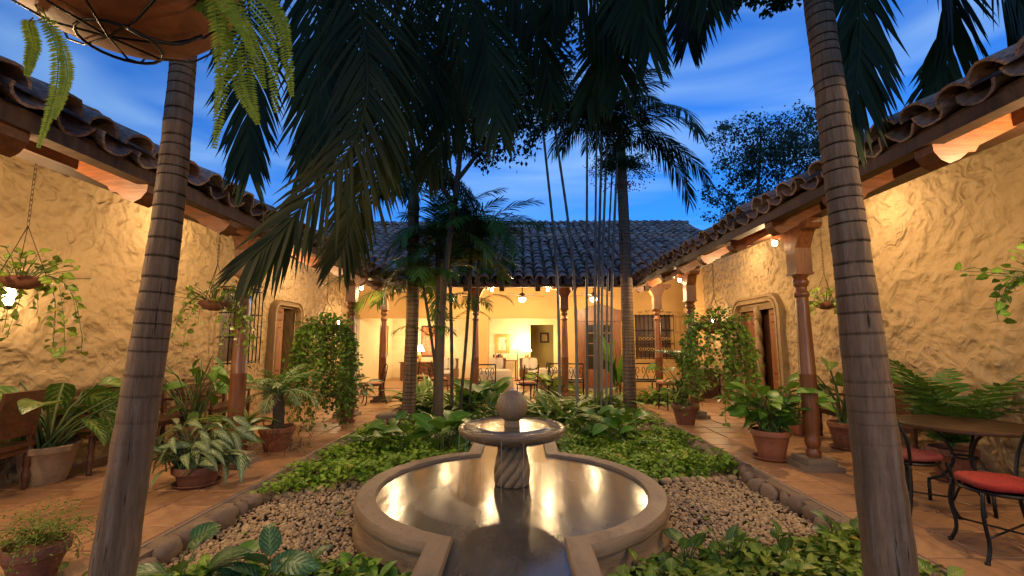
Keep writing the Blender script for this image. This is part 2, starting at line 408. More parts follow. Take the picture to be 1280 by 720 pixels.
# ---- leaves
def leaf_tpl(n=5, w=.3, droop=.5, fold=.2, a=.8, b=.8, wave=0.0):
    V = []; U = []; y = z = 0.0
    for i in range(n+1):
        t = i/n
        h = max(w*math.sin(math.pi*min(1, max(0, t))**a)**b if 0 < t < 1 else 0.0, .004)
        up = fold*h + wave*math.sin(t*9)*h
        for k in (-1, 0, 1): V.append((k*h, y, z + (up if k else 0))); U.append((k, t))
        ang = -droop*(t+.5/n); y += math.cos(ang)/n; z += math.sin(ang)/n
    Fq = np.array([(i*3+k, i*3+k+1, i*3+k+4, i*3+k+3) for i in range(n) for k in (0, 1)])
    return np.array(V, float), [Fq], np.array(U, float)
def frames(d, roll=None):
    d = np.asarray(d, float); d = d/np.linalg.norm(d, axis=1)[:, None]
    up = np.tile((0., 0., 1.), (len(d), 1)); up[np.abs(d[:, 2]) > .97] = (0.3, 1., 0)
    x = np.cross(d, up); x /= np.linalg.norm(x, axis=1)[:, None]; z = np.cross(x, d)
    if roll is not None:
        c, s = np.cos(roll)[:, None], np.sin(roll)[:, None]; x, z = x*c+z*s, z*c-x*s
    return np.stack([x, d, z], 2)
T_OV = leaf_tpl(5, .26, .7, .25, .85, .8)
T_LAN = leaf_tpl(6, .13, 1.0, .35, .75, .85)
T_HEART = leaf_tpl(4, .40, .6, .25, .5, .6)
T_SMALL = leaf_tpl(2, .36, .5, .3, .6, .7)
T_SMALL3 = leaf_tpl(3, .34, .6, .3, .62, .7)
T_BIG = leaf_tpl(8, .27, 1.0, .22, .72, .75, .10)
T_STRAP = leaf_tpl(6, .062, 1.5, .5, .5, .5)
T_IVY = leaf_tpl(3, .45, .4, .2, .5, .6)
def rdirs(n, lo, hi):
    az = rng.uniform(0, 2*np.pi, n); el = np.radians(rng.uniform(lo, hi, n))
    return np.stack([np.cos(az)*np.cos(el), np.sin(az)*np.cos(el), np.sin(el)], 1)
def leaf_objects(parent, tpl, m, Rm, T, sc, name='leaf'):
    mb = MB(); mb.add(tpl[0], tpl[1], np.concatenate([tpl[2], np.zeros((len(tpl[2]), 1))], 1))
    me = mb.mesh(name, True); me.materials.append(MATS[m])
    for i in range(len(T)):
        o = link(name, me, parent)
        M4 = Matrix(Rm[i].tolist()).to_4x4(); M4.translation = Vector(T[i])
        o.matrix_basis = M4 @ Matrix.Diagonal((sc[i], sc[i], sc[i], 1))
def leafy(parent, n, tpl, m, size, stem, el=(25, 85), lel=(-20, 45), spread=.08, base=(0, 0, 0), single=True, stem_m='stem_green', name='leaf', sr=.006, roll=.5):
    """stems fanning from a base, one leaf at each stem's end"""
    base = np.array(base, float)
    d = rdirs(n, *el); ln = rng.uniform(stem[0], stem[1], n)
    b0 = base + np.stack([rng.normal(0, spread, n), rng.normal(0, spread, n), np.zeros(n)], 1)
    out = d.copy(); out[:, 2] = 0; out /= np.linalg.norm(out, axis=1)[:, None] + 1e-6
    tips = b0 + d*ln[:, None] + out*(ln*.12)[:, None]
    le = np.radians(rng.uniform(*lel, n)); az = np.arctan2(out[:, 1], out[:, 0]) + rng.normal(0, .35, n)
    ld = np.stack([np.cos(az)*np.cos(le), np.sin(az)*np.cos(le), np.sin(le)], 1)
    Rm = frames(ld, rng.normal(0, roll, n)); sc = rng.uniform(size[0], size[1], n)
    st = MB()
    for i in range(n):
        mid = b0[i] + d[i]*ln[i]*.55 + np.array((0, 0, ln[i]*.06))
        st.tube([b0[i], mid, tips[i]], [sr*1.3, sr, sr*.7], 5, False)
    part('stems', st, stem_m, parent, True)
    if single: leaf_objects(parent, tpl, m, Rm, tips, sc, name)
    else:
        mb = MB(); mb.inst(tpl, Rm, tips, sc, rng.random(n)); part('foliage', mb, m, parent, True)
def pinna(curve, n, Lf, w, a0=60, a1=30, sag=.3, normal=None, seg=3, jit=.08, start=.08, rach=.012, both=True, fold=0.0):
    """a pinnate frond: rachis tube and two rows of leaflets"""
    mb = MB(); C = np.asarray(curve); m = len(C)
    mb.tube(C, np.linspace(rach, rach*.25, m), 5, False)
    T_ = np.gradient(C, axis=0); T_ /= np.linalg.norm(T_, axis=1)[:, None]
    ts = np.linspace(start, .995, n); VV = []; AA = []
    for sd_ in (-1, 1):
        for t in ts:
            f = t*(m-1); i = min(int(f), m-2); f -= i
            p = C[i]*(1-f)+C[i+1]*f; T = T_[i]*(1-f)+T_[i+1]*f; T /= np.linalg.norm(T)
            N = np.array((0, 0, 1.)) if normal is None else np.array(normal, float)
            S = np.cross(T, N); S /= np.linalg.norm(S)+1e-9; Nn = np.cross(S, T)
            an = math.radians(a0+(a1-a0)*t) + random.gauss(0, jit)
            d = math.cos(an)*T + sd_*math.sin(an)*S - Nn*(fold+random.gauss(0, jit)); d /= np.linalg.norm(d)
            ln = Lf(t)*random.uniform(.88, 1.08); W = T - d*np.dot(T, d); W /= np.linalg.norm(W)+1e-9
            r = random.random(); sg = sag*random.uniform(.7, 1.3)
            for q in range(seg+1):
                s = q/seg; ww = w*(math.sin(math.pi*(.12+.86*s))**.7)*(1 if s < 1 else .15)
                c = p + d*ln*s + np.array((0, 0, -1.))*sg*ln*s*s
                VV.append(c-W*ww); VV.append(c+W*ww); AA.append((-1, s, r)); AA.append((1, s, r))
    k = len(VV)//(2*(seg+1)); q = 2*(seg+1)
    base = np.array([(i*2, i*2+1, i*2+3, i*2+2) for i in range(seg)])
    mb.add(VV, [(base[None]+(np.arange(k)*q)[:, None, None]).reshape(-1, 4)], AA)
    return mb
def arch(base, az, el, Ln, bend, n=16, pw=1.3):
    p = np.array(base, float); out = [p.copy()]
    for i in range(n):
        e = math.radians(el) - math.radians(bend)*((i+.5)/n)**pw
        p = p + Ln/n*np.array((math.cos(az)*math.cos(e), math.sin(az)*math.cos(e), math.sin(e))); out.append(p.copy())
    return np.array(out)

# ================================================================== SETTING
XC, XW, YC, YF, YB = 3.55, 5.5, 11.8, 15.3, 19.6      # column line, side walls, far columns, far wall, inner room back wall
GZ = -0.15                                            # gravel level
g = MB(); g.add([(-400, -400, GZ-.05), (400, -400, GZ-.05), (400, 400, GZ-.05), (-400, 400, GZ-.05)], [(0, 1, 2, 3)])
struct('ground', g, 'soil')
# gallery floors: slab (grout) with single tiles on it
def jtile(sx, sy, h, name):
    mb = MB(); b = .006
    P = [(-sx/2, -sy/2, 0), (sx/2, -sy/2, 0), (sx/2, sy/2, 0), (-sx/2, sy/2, 0)]
    P += [(x*(1-.0), y, h-b) for x, y, _ in P[:4]] + [(x-math.copysign(b, x), y-math.copysign(b, y), h) for x, y, _ in P[:4]]
    fs = [(8, 9, 10, 11)] + [(i, (i+1) % 4, (i+1) % 4+4, i+4) for i in range(4)] + [(i+4, (i+1) % 4+4, (i+1) % 4+8, i+8) for i in range(4)]
    mb.add(P, fs); me = mb.mesh(name, False); me.materials.append(MATS['floor_tile']); return me
KX = 2.82
for sgn, nm in ((-1, 'floor_left'), (1, 'floor_right')):
    s = MB(); s.bbox((sgn*KX, -1.2, GZ-.06), (sgn*XW, YF, -.012)); fl = struct(nm, s, 'grout')
    ts = .445; me = jtile(ts-.020, ts-.020, .02, 'tile')
    for i in range(6):
        for j in range(36):
            y = 0.1 + j*ts
            if y > 15.2: continue
            link('tile', me, fl, (sgn*(KX+.02+ts/2+i*ts), y, -.019+random.uniform(-.001, .0012)), (random.gauss(0, .002), random.gauss(0, .002), random.choice((0, math.pi))))
s = MB(); s.bbox((-KX, 11.0, GZ-.06), (KX, YF, -.012)); fl = struct('floor_back', s, 'grout')
me = jtile(.431, .431, .02, 'tile')
for i in range(12):
    for j in range(9):
        link('tile', me, fl, (-2.46+i*.4455, 11.25+j*.4455, -.019+random.uniform(-.001, .0012)))
s = MB(); s.bbox((-XW-.4, YF, GZ), (XW+.4, YB+2.6, -.004)); struct('floor_room', s, 'floor_tile')
# stone kerbs along the galleries
def rock(seed, flat=.7):
    V, Fs, U = ICO2; V = V.copy()
    for i, v in enumerate(V):
        q = Vector(v)*1.1 + Vector((seed*7.3, seed*1.7, 0)); V[i] = v*(1+.22*noise.noise(q)+.08*noise.noise(q*2.7))
    m = np.max(np.abs(V), axis=0); V = np.sign(V)*(np.abs(V)/m)**.75
    mb = MB(); mb.add(V*np.array((1, 1, flat)), Fs); return mb
ROCKS = []
for k in range(7):
    me = rock(k).mesh('stone', True); me.materials.append(MATS['kerb_stone']); ROCKS.append(me)
PEBS = []
for k in range(4):
    me = rock(k+20, .6).mesh('stone', True); me.materials.append(MATS['pebble']); PEBS.append(me)
for sgn, nm in ((-1, 'kerb_left'), (1, 'kerb_right')):
    s = MB(); s.bbox((sgn*(KX-.10), .2, GZ-.06), (sgn*(KX+.012), 11.2, -.022)); kb = struct(nm, s, 'kerb_stone')
    y = .5
    while y < 11.1:
        l = random.uniform(.11, .30)
        link('stone', random.choice(ROCKS), kb, (sgn*(KX-.10+random.uniform(-.035, .035)), y+l/2, -.085+random.uniform(-.035, .012)), (random.gauss(0, .25), random.gauss(0, .2), random.choice((0, math.pi))+random.gauss(0, .25)), (random.uniform(.07, .12), l*random.uniform(.46, .6), random.uniform(.075, .105)/.7))
        y += l*.98

# gravel of loose pebbles: one mass
FX, FY = -.08, 4.5
N = 66000
P = np.stack([rng.uniform(-2.85, 2.85, N), rng.uniform(2.4, 10.9, N)], 1)
rr = np.hypot(P[:, 0]-FX, P[:, 1]-FY)
keep = (rr > 1.40) & ~((np.abs(P[:, 0]-FX) < .55) & (P[:, 1] < 8)) & ((P[:, 1] < 5.5) | ((np.abs(P[:, 0]) > 1.7) & (rng.random(N) < .75)))
P = P[keep]; n = len(P)
gm = MB(); sz = rng.uniform(.011, .022, n)*(1+.5*(rng.random(n) < .08))
z = GZ - .012 + sz*.3 + np.array([.03*noise.noise((x*1.3, y*1.3, 0)) for x, y in P]) + rng.uniform(0, .018, n)
az = rng.uniform(0, 6.28, n); tl = rng.normal(0, .35, n)
Rm = np.stack([np.array(Euler((a, b, c)).to_matrix()) for a, b, c in zip(tl, rng.normal(0, .35, n), az)])
gm.inst(ICO1, Rm, np.column_stack([P, z]), np.column_stack([sz*rng.uniform(.9, 1.5, n), sz*rng.uniform(.75, 1.1, n), sz*rng.uniform(.5, .8, n)]), rng.random(n))
tag(part('gravel', gm, 'pebble', None, True), 'loose river gravel of small tan pebbles around the basin', 'gravel', kind='stuff')
# bigger stones edging the plant beds
for lbl, pts in (('row of rounded river stones edging the ground cover by the peace lily pot', [(705, 612), (760, 606), (845, 603), (905, 601), (968, 596), (985, 590)]), ('row of rounded river stones edging the ground cover by the silver-leaved pot', [(330, 628), (400, 616), (470, 606), (540, 600), (585, 596)])):
    q = spline([atZ(a, b, GZ) for a, b in pts], 60)
    ed = thing('stone_edging', lbl, 'stones', tuple(q[0]), world=True)
    last = None
    for p in q:
        if math.hypot(p[0]-FX, p[1]-FY) < 1.48: continue
        if last is not None and np.linalg.norm(p-last) < .085: continue
        last = p
        link('stone', random.choice(PEBS), ed, (p[0], p[1]+random.uniform(-.03, .03), GZ+.025), (random.gauss(0, .2), random.gauss(0, .2), random.uniform(0, 6)), (random.uniform(.045, .07), random.uniform(.04, .055), random.uniform(.05, .065)))
for px, py, r in ((808, 517, .16), (828, 514, .13), (484, 524, .22), (470, 533, .16)):
    p = atZ(px, py+6, GZ)
    o = link('boulder', rock(px, .7).mesh('boulder', True), None, (p.x, p.y, GZ+r*.45), (0, 0, px), (r*1.2, r, r)); o.data.materials.append(MATS['kerb_stone'])
    tag(o, {808: 'rounded grey boulder against the slim palm trunk on the gravel', 828: 'smaller rounded boulder beside the gravel strip near the cushioned stool', 484: 'broad flat boulder beside the kerb near the turned corner post', 470: 'pale rough boulder at the kerb next to the ivy basket'}[px], 'boulder')

# ------------------------------------------------------------------ side wings
def cut(y, z, holes): return any(a < y < b and c < z < d for a, b, c, d in holes)
def stucco_wall(sgn, y0, y1, z1, holes, parent):
    st = .05; ny = int((y1-y0)/st); nz = int(z1/st); V = np.empty((ny+1, nz+1, 3))
    for i in range(ny+1):
        for k in range(nz+1):
            y = y0+i*(y1-y0)/ny; z = k*z1/nz; q = Vector((y*1.0, z*1.0, sgn*5))
            wq = Vector((noise.noise(q*1.6), noise.noise(q*1.6+Vector((9, 3, 1))), 0))*.5
            h = noise.noise(q*3.6+wq)*.5 + noise.noise(q*6.4+wq*1.6+Vector((3, 1, 7)))*.55 + noise.noise(q*.6)*.4
            near = min([1.0]+[max(0.0, max(a-y, y-b, c-z, z-d))/.45 for a, b, c, d in holes])
            V[i, k] = (sgn*(XW - .075*h*near), y, z)
    idx = np.arange((ny+1)*(nz+1)).reshape(ny+1, nz+1); f = []
    for i in range(ny):
        for k in range(nz):
            if cut(y0+(i+.5)*st, (k+.5)*st, holes): continue
            q = (idx[i, k], idx[i+1, k], idx[i+1, k+1], idx[i, k+1]); f.append(q if sgn < 0 else q[::-1])
    w = MB(); w.add(V.reshape(-1, 3), f)
    return part('wall', w, 'stucco', parent, True)
def panel_door(parent, x, y0, y1, z1, sgn, m='wood_door', handle=True, nm='door'):
    d = MB(); d.bbox((x, y0, .01), (x+sgn*.05, y1, z1)); dr = part(nm, d, m, parent)
    w = y1-y0; fx = x-sgn*.018
    for (a, b) in ((.10, .30), (.36, .80), (.86, .955)):
        for (c, e) in (((.12, .46), (.54, .88)) if w > .5 else ((.16, .84),)):
            p = MB(); ya, yb, za, zb = y0+w*c, y0+w*e, z1*a, z1*b
            P = [(x, ya, za), (x, yb, za), (x, yb, zb), (x, ya, zb)]; i = .035
            P += [(fx, ya+i, za+i), (fx, yb-i, za+i), (fx, yb-i, zb-i), (fx, ya+i, zb-i)]
            p.add(P, [(4, 5, 6, 7)] + [(k, (k+1) % 4, (k+1) % 4+4, k+4) for k in range(4)])
            part('panel', p, m, dr)
    if handle:
        h = MB(); sphere(h, (x-sgn*.05, y0+.07, 1.0), .028, ICO2); h.tube([(x, y0+.07, 1.0), (x-sgn*.05, y0+.07, 1.0)], .01, 6); part('handle', h, 'gold', dr, True)
    return dr
TPL_TILE = None
def tile_mesh(seed=0):
    """a tapered half-round clay tile along -Y (down slope), rounded side up"""
    mb = MB(); n = 8; V = []; L_ = .44
    for s, (y, r) in enumerate(((0, .095), (-L_, .125))):
        for o_ in (0, -.020):
            for i in range(n+1):
                a = math.pi*i/n; V.append(((r+o_)*math.cos(a), y, (r+o_)*math.sin(a)*.82))
    m = n+1; f = []
    for i in range(n):
        f.append((i, i+1, 2*m+i+1, 2*m+i)); f.append((m+i, 3*m+i, 3*m+i+1, m+i+1))
        f.append((2*m+i, 2*m+i+1, 3*m+i+1, 3*m+i)); f.append((i, m+i, m+i+1, i+1))
    f += [(0, 2*m, 3*m, m), (n, m+n, 3*m+n, 2*m+n)]
    V = [tuple(Vector(v)+Vector((noise.noise(Vector(v)*9+Vector((seed*5, 0, 0))), noise.noise(Vector(v)*11+Vector((0, seed*7, 0)))*1.6, noise.noise(Vector(v)*9+Vector((0, 0, seed*3)))))*.016) for v in V] if seed else V
    mb.add(V, f); return mb
_t = tile_mesh(); TILE_T = (np.concatenate(_t.V), _t.Fc, np.zeros((_t.n, 2)))
TILES = []
for k_ in range(1, 6): TILE_ME = tile_mesh(k_).mesh('tile', True); TILE_ME.materials.append(MATS['roof_tile']); TILE_ME.set_sharp_from_angle(angle=R_(50)); TILES.append(TILE_ME)
def column(parent, x, y, h=3.0, ax='y', plinth=True):
    """turned post on a stone plinth with a square head and a scrolled bracket under the beam"""
    pl = MB(); pl.box((x, y, .03), (.44, .44, .07)); pl.box((x, y, .095), (.34, .34, .07))
    zc = h-.02
    prof = [(.085, .12), (.095, .14), (.10, .18), (.085, .21), (.075, .23), (.10, .27), (.105, .33), (.085, .38), (.09, .42), (.106, .55), (.112, .8), (.110, 1.1), (.1115, 1.105), (.1115, 1.125), (.109, 1.13), (.100, 1.5), (.088, 1.95), (.084, 2.06), (.10, 2.075), (.108, 2.10), (.10, 2.125), (.078, 2.15), (.076, 2.19), (.095, 2.21), (.112, 2.25), (.10, 2.285), (.085, 2.30), (.12, 2.34), (.125, 2.37)]
    sh = MB(); zs = h/3.0; sh.lathe([(r_*.84, .12+(z_-.12)*zs) for r_, z_ in prof], 20, (x, y, 0))
    c = part('column', sh, 'wood_column', parent, True, 40)
    part('plinth', pl, 'plinth_stone', c)
    hd = MB(); hd.box((x, y, 2.535*zs), (.20, .20, .34)); hd.box((x, y, 2.36*zs), (.222, .222, .03)); part('head_block', hd, 'wood_column', c)
    z0 = 2.70*zs; pr = [(-.36, h+.001), (-.36, h-.06), (-.335, h-.11), (-.285, h-.125), (-.235, h-.11), (-.20, h-.135), (-.16, h-.20), (-.105, z0-.02)]
    pr = pr + [(-a, b) for a, b in pr[::-1]]
    br = MB()
    if ax == 'y': br.prism([(y+a, b) for a, b in pr], x-.095, x+.095, 'x')
    else: br.prism([(x+a, b) for a, b in pr], y-.095, y+.095, 'y')
    part('bracket', br, 'wood_column', c)
    return c
SL = .49                                              # roof slope
def wing(sgn, nm, label, rafters, holes, cols, dz=0.0):
    W = thing('courtyard_wing', label, 'building', (sgn*XW, 6, 0), world=True)
    stucco_wall(sgn, -1.5, YF, 3.95, holes, W)
    bm = MB(); bm.bbox((sgn*(XC-.10), -3.0, 3.0+dz), (sgn*(XC+.10), YC-.12, 3.24+dz)); part('beam', bm, 'wood_beam', W)
    # roof deck of boards
    ex = 2.86; ez = 2.91+dz
    dk = MB(); P = []
    for (x, dz) in ((ex, 0), (ex+4.6, 0)):
        for y in (-1.2, YC-.7):
            for t in (0, .03): P.append((sgn*x, y, ez+(x-ex)*SL+t+.06))
    dk.add(P, [(0, 2, 6, 4), (1, 5, 7, 3), (0, 1, 3, 2), (4, 6, 7, 5), (0, 4, 5, 1), (2, 3, 7, 6)])
    rf = part('roof', dk, 'wood_board', W)
    tw = .27; yy = .9; k = 0
    while yy < YC-.75:
        for r_ in range(2):
            for pan in (0, 1):
                x = ex - .10 + r_*.36
                y = yy + (tw/2 if pan else 0)
                zz = ez + .105 + (x+.44-ex)*SL + (0 if pan else .075)
                M_ = Matrix.Translation((sgn*(x+.44*.9), y, zz)) @ Matrix.Rotation(sgn*math.pi/2, 4, 'Z').inverted()
                o = link('tile', random.choice(TILES), rf)
                e = Euler((math.atan(SL)+random.gauss(0, .025), math.pi if pan else 0, 0)).to_matrix().to_4x4()
                M_ = Matrix.Translation((sgn*(x+.40)+random.gauss(0, .012), y+random.gauss(0, .008), zz+(-.0 if not pan else .07)+random.gauss(0, .004))) @ Matrix.Rotation(-sgn*math.pi/2, 4, 'Z') @ Matrix.Rotation(math.atan(SL)+random.gauss(0, .03), 4, 'X') @ Matrix.Rotation((math.pi if pan else 0)+random.gauss(0, .08), 4, 'Y') @ Matrix.Rotation(random.gauss(0, .06), 4, 'Z')
                o.matrix_basis = M_
        yy += tw
    up = MB(); xs = np.arange(ex+.72, ex+4.6, .36); ys = np.arange(.9, YC-.75, tw)
    gx, gy = np.meshgrid(xs, ys); gx = gx.ravel(); gy = gy.ravel(); n = len(gx)
    Rt = np.array((Matrix.Rotation(-sgn*math.pi/2, 3, 'Z') @ Matrix.Rotation(math.atan(SL), 3, 'X')))
    up.inst(TILE_T, np.tile(Rt, (n, 1, 1)), np.column_stack([sgn*(gx+.40), gy, ez+.18+(gx+.44-ex)*SL]), np.ones(n), rng.random(n))
    part('tile_field', up, 'roof_tile', rf, True, 50, 'stuff')
    fb = MB(); fb.bbox((sgn*(ex-.02), -1.2, ez-.035), (sgn*(ex+.10), YC-.7, ez+.055)); part('eaves_board', fb, 'wood_board', W)
    # carved rafter tails
    for y in rafters:
        pf = [(4.3, .22), (4.3, .0), (XC+.1, -.0), (3.20, -.0), (3.17, -.03), (3.12, -.01), (3.06, -.03), (2.985, -.025), (2.93, .03), (2.885, .11), (2.875, .22)]
        pf = [(sgn*x, ez-.205+(x-2.875)*SL+dz) for x, dz in pf]
        r_ = MB(); r_.prism(pf, y-.075, y+.075, 'y'); part('rafter', r_, 'wood_rafter', W)
    for (x, y, ax) in cols: column(W, x, y, 3.0+dz, ax)
    return W
RIGHT_HOLES = [(9.72, 11.42, -1, 2.36)]
LEFT_HOLES = [(9.98, 11.02, -1, 2.30), (8.25, 9.15, 1.15, 2.5), (14.35, 15.2, -1, 2.3)]
rt = [3.15+1.02*k for k in range(-1, 9)]; lt = [2.42+1.0*k for k in range(0, 9)]
WR = wing(1, 'r', 'ochre stucco wing with tiled eaves and a pair of panelled doors between carved posts', rt, RIGHT_HOLES, [(XC, 5.75, 'y'), (XC, 9.5, 'y')])
WL = wing(-1, 'l', 'ochre stucco wing with tiled eaves, an iron-barred window and a single panelled door', lt, LEFT_HOLES, [(-XC, 5.75, 'y'), (-XC, 9.5, 'y')], -.16)
# right double doorway: carved stone surround, rope-twist mullion, two panelled leaves
def surround(parent, sgn, y0, y1, z1, wd=.19, rad=.22, dp=.13):
    """moulded surround with rounded upper corners"""
    path = [(y0, 0, -1, 0), (y0, z1-rad, -1, 0)]
    for k in range(1, 7):
        a = math.pi - k*math.pi/14; path.append((y0+rad+rad*math.cos(a), z1-rad+rad*math.sin(a), math.cos(a), math.sin(a)))
    path += [(y0+rad, z1, 0, 1), (y1-rad, z1, 0, 1)]
    for k in range(1, 7):
        a = math.pi/2 - k*math.pi/14; path.append((y1-rad+rad*math.cos(a), z1-rad+rad*math.sin(a), math.cos(a), math.sin(a)))
    path += [(y1, z1-rad, 1, 0), (y1, 0, 1, 0)]
    pf = [(0, -.30), (0, dp*.5), (.02, dp), (.07, dp), (.085, dp*.72), (.11, dp*.72), (.125, dp*1.05), (wd-.01, dp*.9), (wd, dp*.4), (wd, -.05)]
    V = []; m = len(pf)
    for (y, z, ny, nz) in path:
        for (o_, d) in pf: V.append((sgn*(XW-d), y+ny*o_, max(0, z+nz*o_)))
    f = []
    for i in range(len(path)-1):
        for j in range(m-1):
            q = (i*m+j, (i+1)*m+j, (i+1)*m+j+1, i*m+j+1); f.append(q)
    s = MB(); s.add(V, f); return part('door_surround', s, 'door_stone', parent, True, 35)
surround(WR, 1, 9.70, 11.44, 2.38)
bk = MB(); bk.bbox((XW+.32, 9.6, 0), (XW+.36, 11.5, 2.5)); part('door_recess', bk, 'wood_dark', WR)
ml = MB()
ml.lathe([(.07, z) for z in np.linspace(0.02, 2.34, 90)], 16, (XW-.02, 10.55, 0), fn=lambda a, r, z: r+.016*math.cos(3*a+z*16))
part('door_mullion', ml, 'door_stone', WR, True)
hf = MB(); hf.bbox((XW-.03, 9.69, 2.24), (XW+.12, 11.45, 2.385)); part('door_lintel', hf, 'door_stone', WR)
panel_door(WR, XW+.10, 9.72, 10.30, 2.24, 1); 
panel_door(WR, XW+.10, 10.86, 11.42, 2.24, 1)
# left door and window
surround(WL, -1, 9.96, 11.04, 2.32, .14, .16)
bk = MB(); bk.bbox((-XW-.30, 9.8, 0), (-XW-.34, 11.2, 2.5)); part('door_recess', bk, 'wood_dark', WL)
panel_door(WL, -XW-.08, 9.98, 10.62, 2.32, -1)
bk = MB(); bk.bbox((-XW-.30, 14.2, 0), (-XW-.34, 15.29, 2.5)); part('door_recess', bk, 'wood_dark', WL)
panel_door(WL, -XW-.14, 14.35, 14.85, 2.3, -1)
lb = MB(); lb.bbox((-XW+.07, 14.2, 2.3), (-XW-.1, 15.28, 2.42)); part('lintel', lb, 'door_stone', WL)
wr = MB(); wr.bbox((-XW-.20, 8.1, 1.0), (-XW-.24, 9.3, 2.7)); part('window_recess', wr, 'wood_dark', WL)
def grille(parent, x0, x1, y0, y1, z0, z1, n, ax, name='window_grille', m='iron', crest=True):
    """box grille of bars standing proud of a wall; ax: 'x' bars spread along y on plane x0; 'y' spread along x on plane y0"""
    fr = MB()
    def pt(s, d, z): return (x0+(x1-x0)*d, y0+(y1-y0)*s, z) if ax == 'x' else (x0+(x1-x0)*s, y0+(y1-y0)*d, z)
    for z in (z0, z0+(z1-z0)*.34, z0+(z1-z0)*.66, z1):
        fr.tube([pt(0, 0, z), pt(0, 1, z)], .012, 5); fr.tube([pt(1, 0, z), pt(1, 1, z)], .012, 5); fr.tube([pt(0, 1, z), pt(1, 1, z)], .014, 5)
    g_ = part(name, fr, m, parent, True)
    for i in range(n):
        b = MB(); s = i/(n-1); b.tube([pt(s, 1, z0-.03), pt(s, 1, z1+.05)], .011, 6); sphere(b, pt(s, 1, (z0+z1)/2), .02, ICO1); part('bar', b, m, g_, True)
    if crest:
        for s in np.linspace(.12, .88, 5):
            c = MB(); w = .10
            hgt = .06+.12*math.sin(math.pi*s)
            for q in (-1, 1):
                pts = []
                for k in range(22):
                    a = k/21*4.2; r_ = w*.5*(1-.16*a); pts.append((s+q*(.03+.0*a)+q*r_*math.cos(a)*.6/abs((y1-y0) if ax == 'x' else (x1-x0)), z1+.03+hgt*.6+r_*math.sin(a)))
                c.tube([pt(a, 1, b_) for a, b_ in pts], .009, 5)
            part('scroll', c, m, g_, True)
    return g_
grille(WL, -XW, -XW+.22, 8.2, 9.2, 1.12, 2.52, 9, 'x')

# ------------------------------------------------------------------ far building
WB = thing('dining_hall', 'open-fronted dining hall under a long blue-grey clay tile roof', 'building', (0, YF, 0), world=True)
for px in (-3.55, -1.15, 1.15, 3.55): column(WB, px, YC, 3.0, 'x')
bm = MB(); bm.bbox((-3.66, YC-.1, 3.0), (3.66, YC+.1, 3.22)); part('beam', bm, 'wood_beam', WB)
wl = MB(); z2 = 2.32
wl.bbox((-XW, YF, z2), (1.37, YF+.25, 5.2)); wl.bbox((1.37, YF, 0), (1.95, YF+.25, 5.2)); wl.bbox((1.95, YF, 2.5), (3.35, YF+.25, 5.2)); wl.bbox((3.35, YF, 0), (XW+.3, YF+.25, 5.2))
part('wall', wl, 'plaster_orange', WB)
pr_ = MB(); pr_.bbox((-1.45, YF-.05, 0), (-1.05, YF+.30, 4.2)); part('pier', pr_, 'plaster_orange', WB)
# corner pilaster by the right wing
pr_ = MB(); pr_.bbox((XW-.35, 13.6, 0), (XW+.1, 14.1, 3.9)); pr_.bbox((XW-.42, 13.55, 2.42), (XW+.1, 14.15, 2.55)); part('pilaster', pr_, 'plaster_orange', WB)
# inner room
rm = MB(); rm.bbox((-XW-.3, YF+.25, 0), (-XW, YB, 3.1)); rm.bbox((-XW, YB, 0), (.45, YB+.2, 3.1)); rm.bbox((1.45, YB, 0), (1.9, YB+.2, 3.1)); rm.bbox((.45, YB, 2.26), (1.45, YB+.2, 3.1)); rm.bbox((1.75, YF+.26, 0), (1.95, YB, 3.1)); rm.bbox((-XW-.3, YF+.26, 3.1), (1.95, YB+.2, 3.2))
part('inner_wall', rm, 'plaster_cream', WB)
rm = MB(); rm.bbox((-.6, YB+1.9, 0), (2.6, YB+2.0, 3.1)); rm.bbox((-.7, YB+.2, 0), (-.6, YB+2, 3.1)); rm.bbox((2.6, YB+.2, 0), (2.7, YB+2, 3.1)); rm.bbox((-.7, YB+.2, 3.1), (2.7, YB+2, 3.2)); part('passage_wall', rm, 'plaster_yellow', WB)
# roof: deck, single tiles near the eaves, the rest as one field, ridge
EY, EZ, D_, X0, X1 = 11.15, 2.90, 6.3, -7.2, 6.4
dk = MB(); P = []
for (y, xw_) in ((EY, 2.95), (EY+D_, 2.95+D_)):
    for x in (max(X0-.2, -xw_), min(X1, xw_)): P += [(x, y, EZ+(y-EY)*SL), (x, y, EZ+(y-EY)*SL+.05)]
dk.add(P, [(0, 4, 6, 2), (1, 3, 7, 5), (0, 2, 3, 1), (4, 5, 7, 6), (0, 1, 5, 4), (2, 6, 7, 3)])
rf = part('roof', dk, 'wood_board', WB)
bkr = MB(); yr = EY+D_; zr = EZ+D_*SL
bkr.add([(X0-.2, yr, zr+.04), (X1, yr, zr+.04), (X1, yr+D_, zr-D_*SL), (X0-.2, yr+D_, zr-D_*SL)], [(0, 1, 2, 3)]); part('rear_slope', bkr, 'roof_tile', rf)
gb = MB(); gb.add([(X1, EY, EZ), (X1, yr, zr), (X1, yr+D_, zr-D_*SL)], [(0, 1, 2)]); part('gable', gb, 'plaster_orange', rf)
tw = .275; rs = .36; th = math.atan(SL); fld = MB()
cols_ = np.arange(X0, X1, tw); rows_ = int(D_/math.cos(th)/rs)
cand = []
for c_ in cols_:
    for r_ in range(rows_+1):
        s_ = r_*rs; 
        if abs(c_) < 2.95+s_*math.cos(th): cand.append((c_, EY-.10+s_*math.cos(th), EZ+.10+s_*math.sin(th), r_))
vis = [q for q in cand if q[3] < 10 and -4.0 < q[0] < 6.8][:300]; vs_ = set(vis)
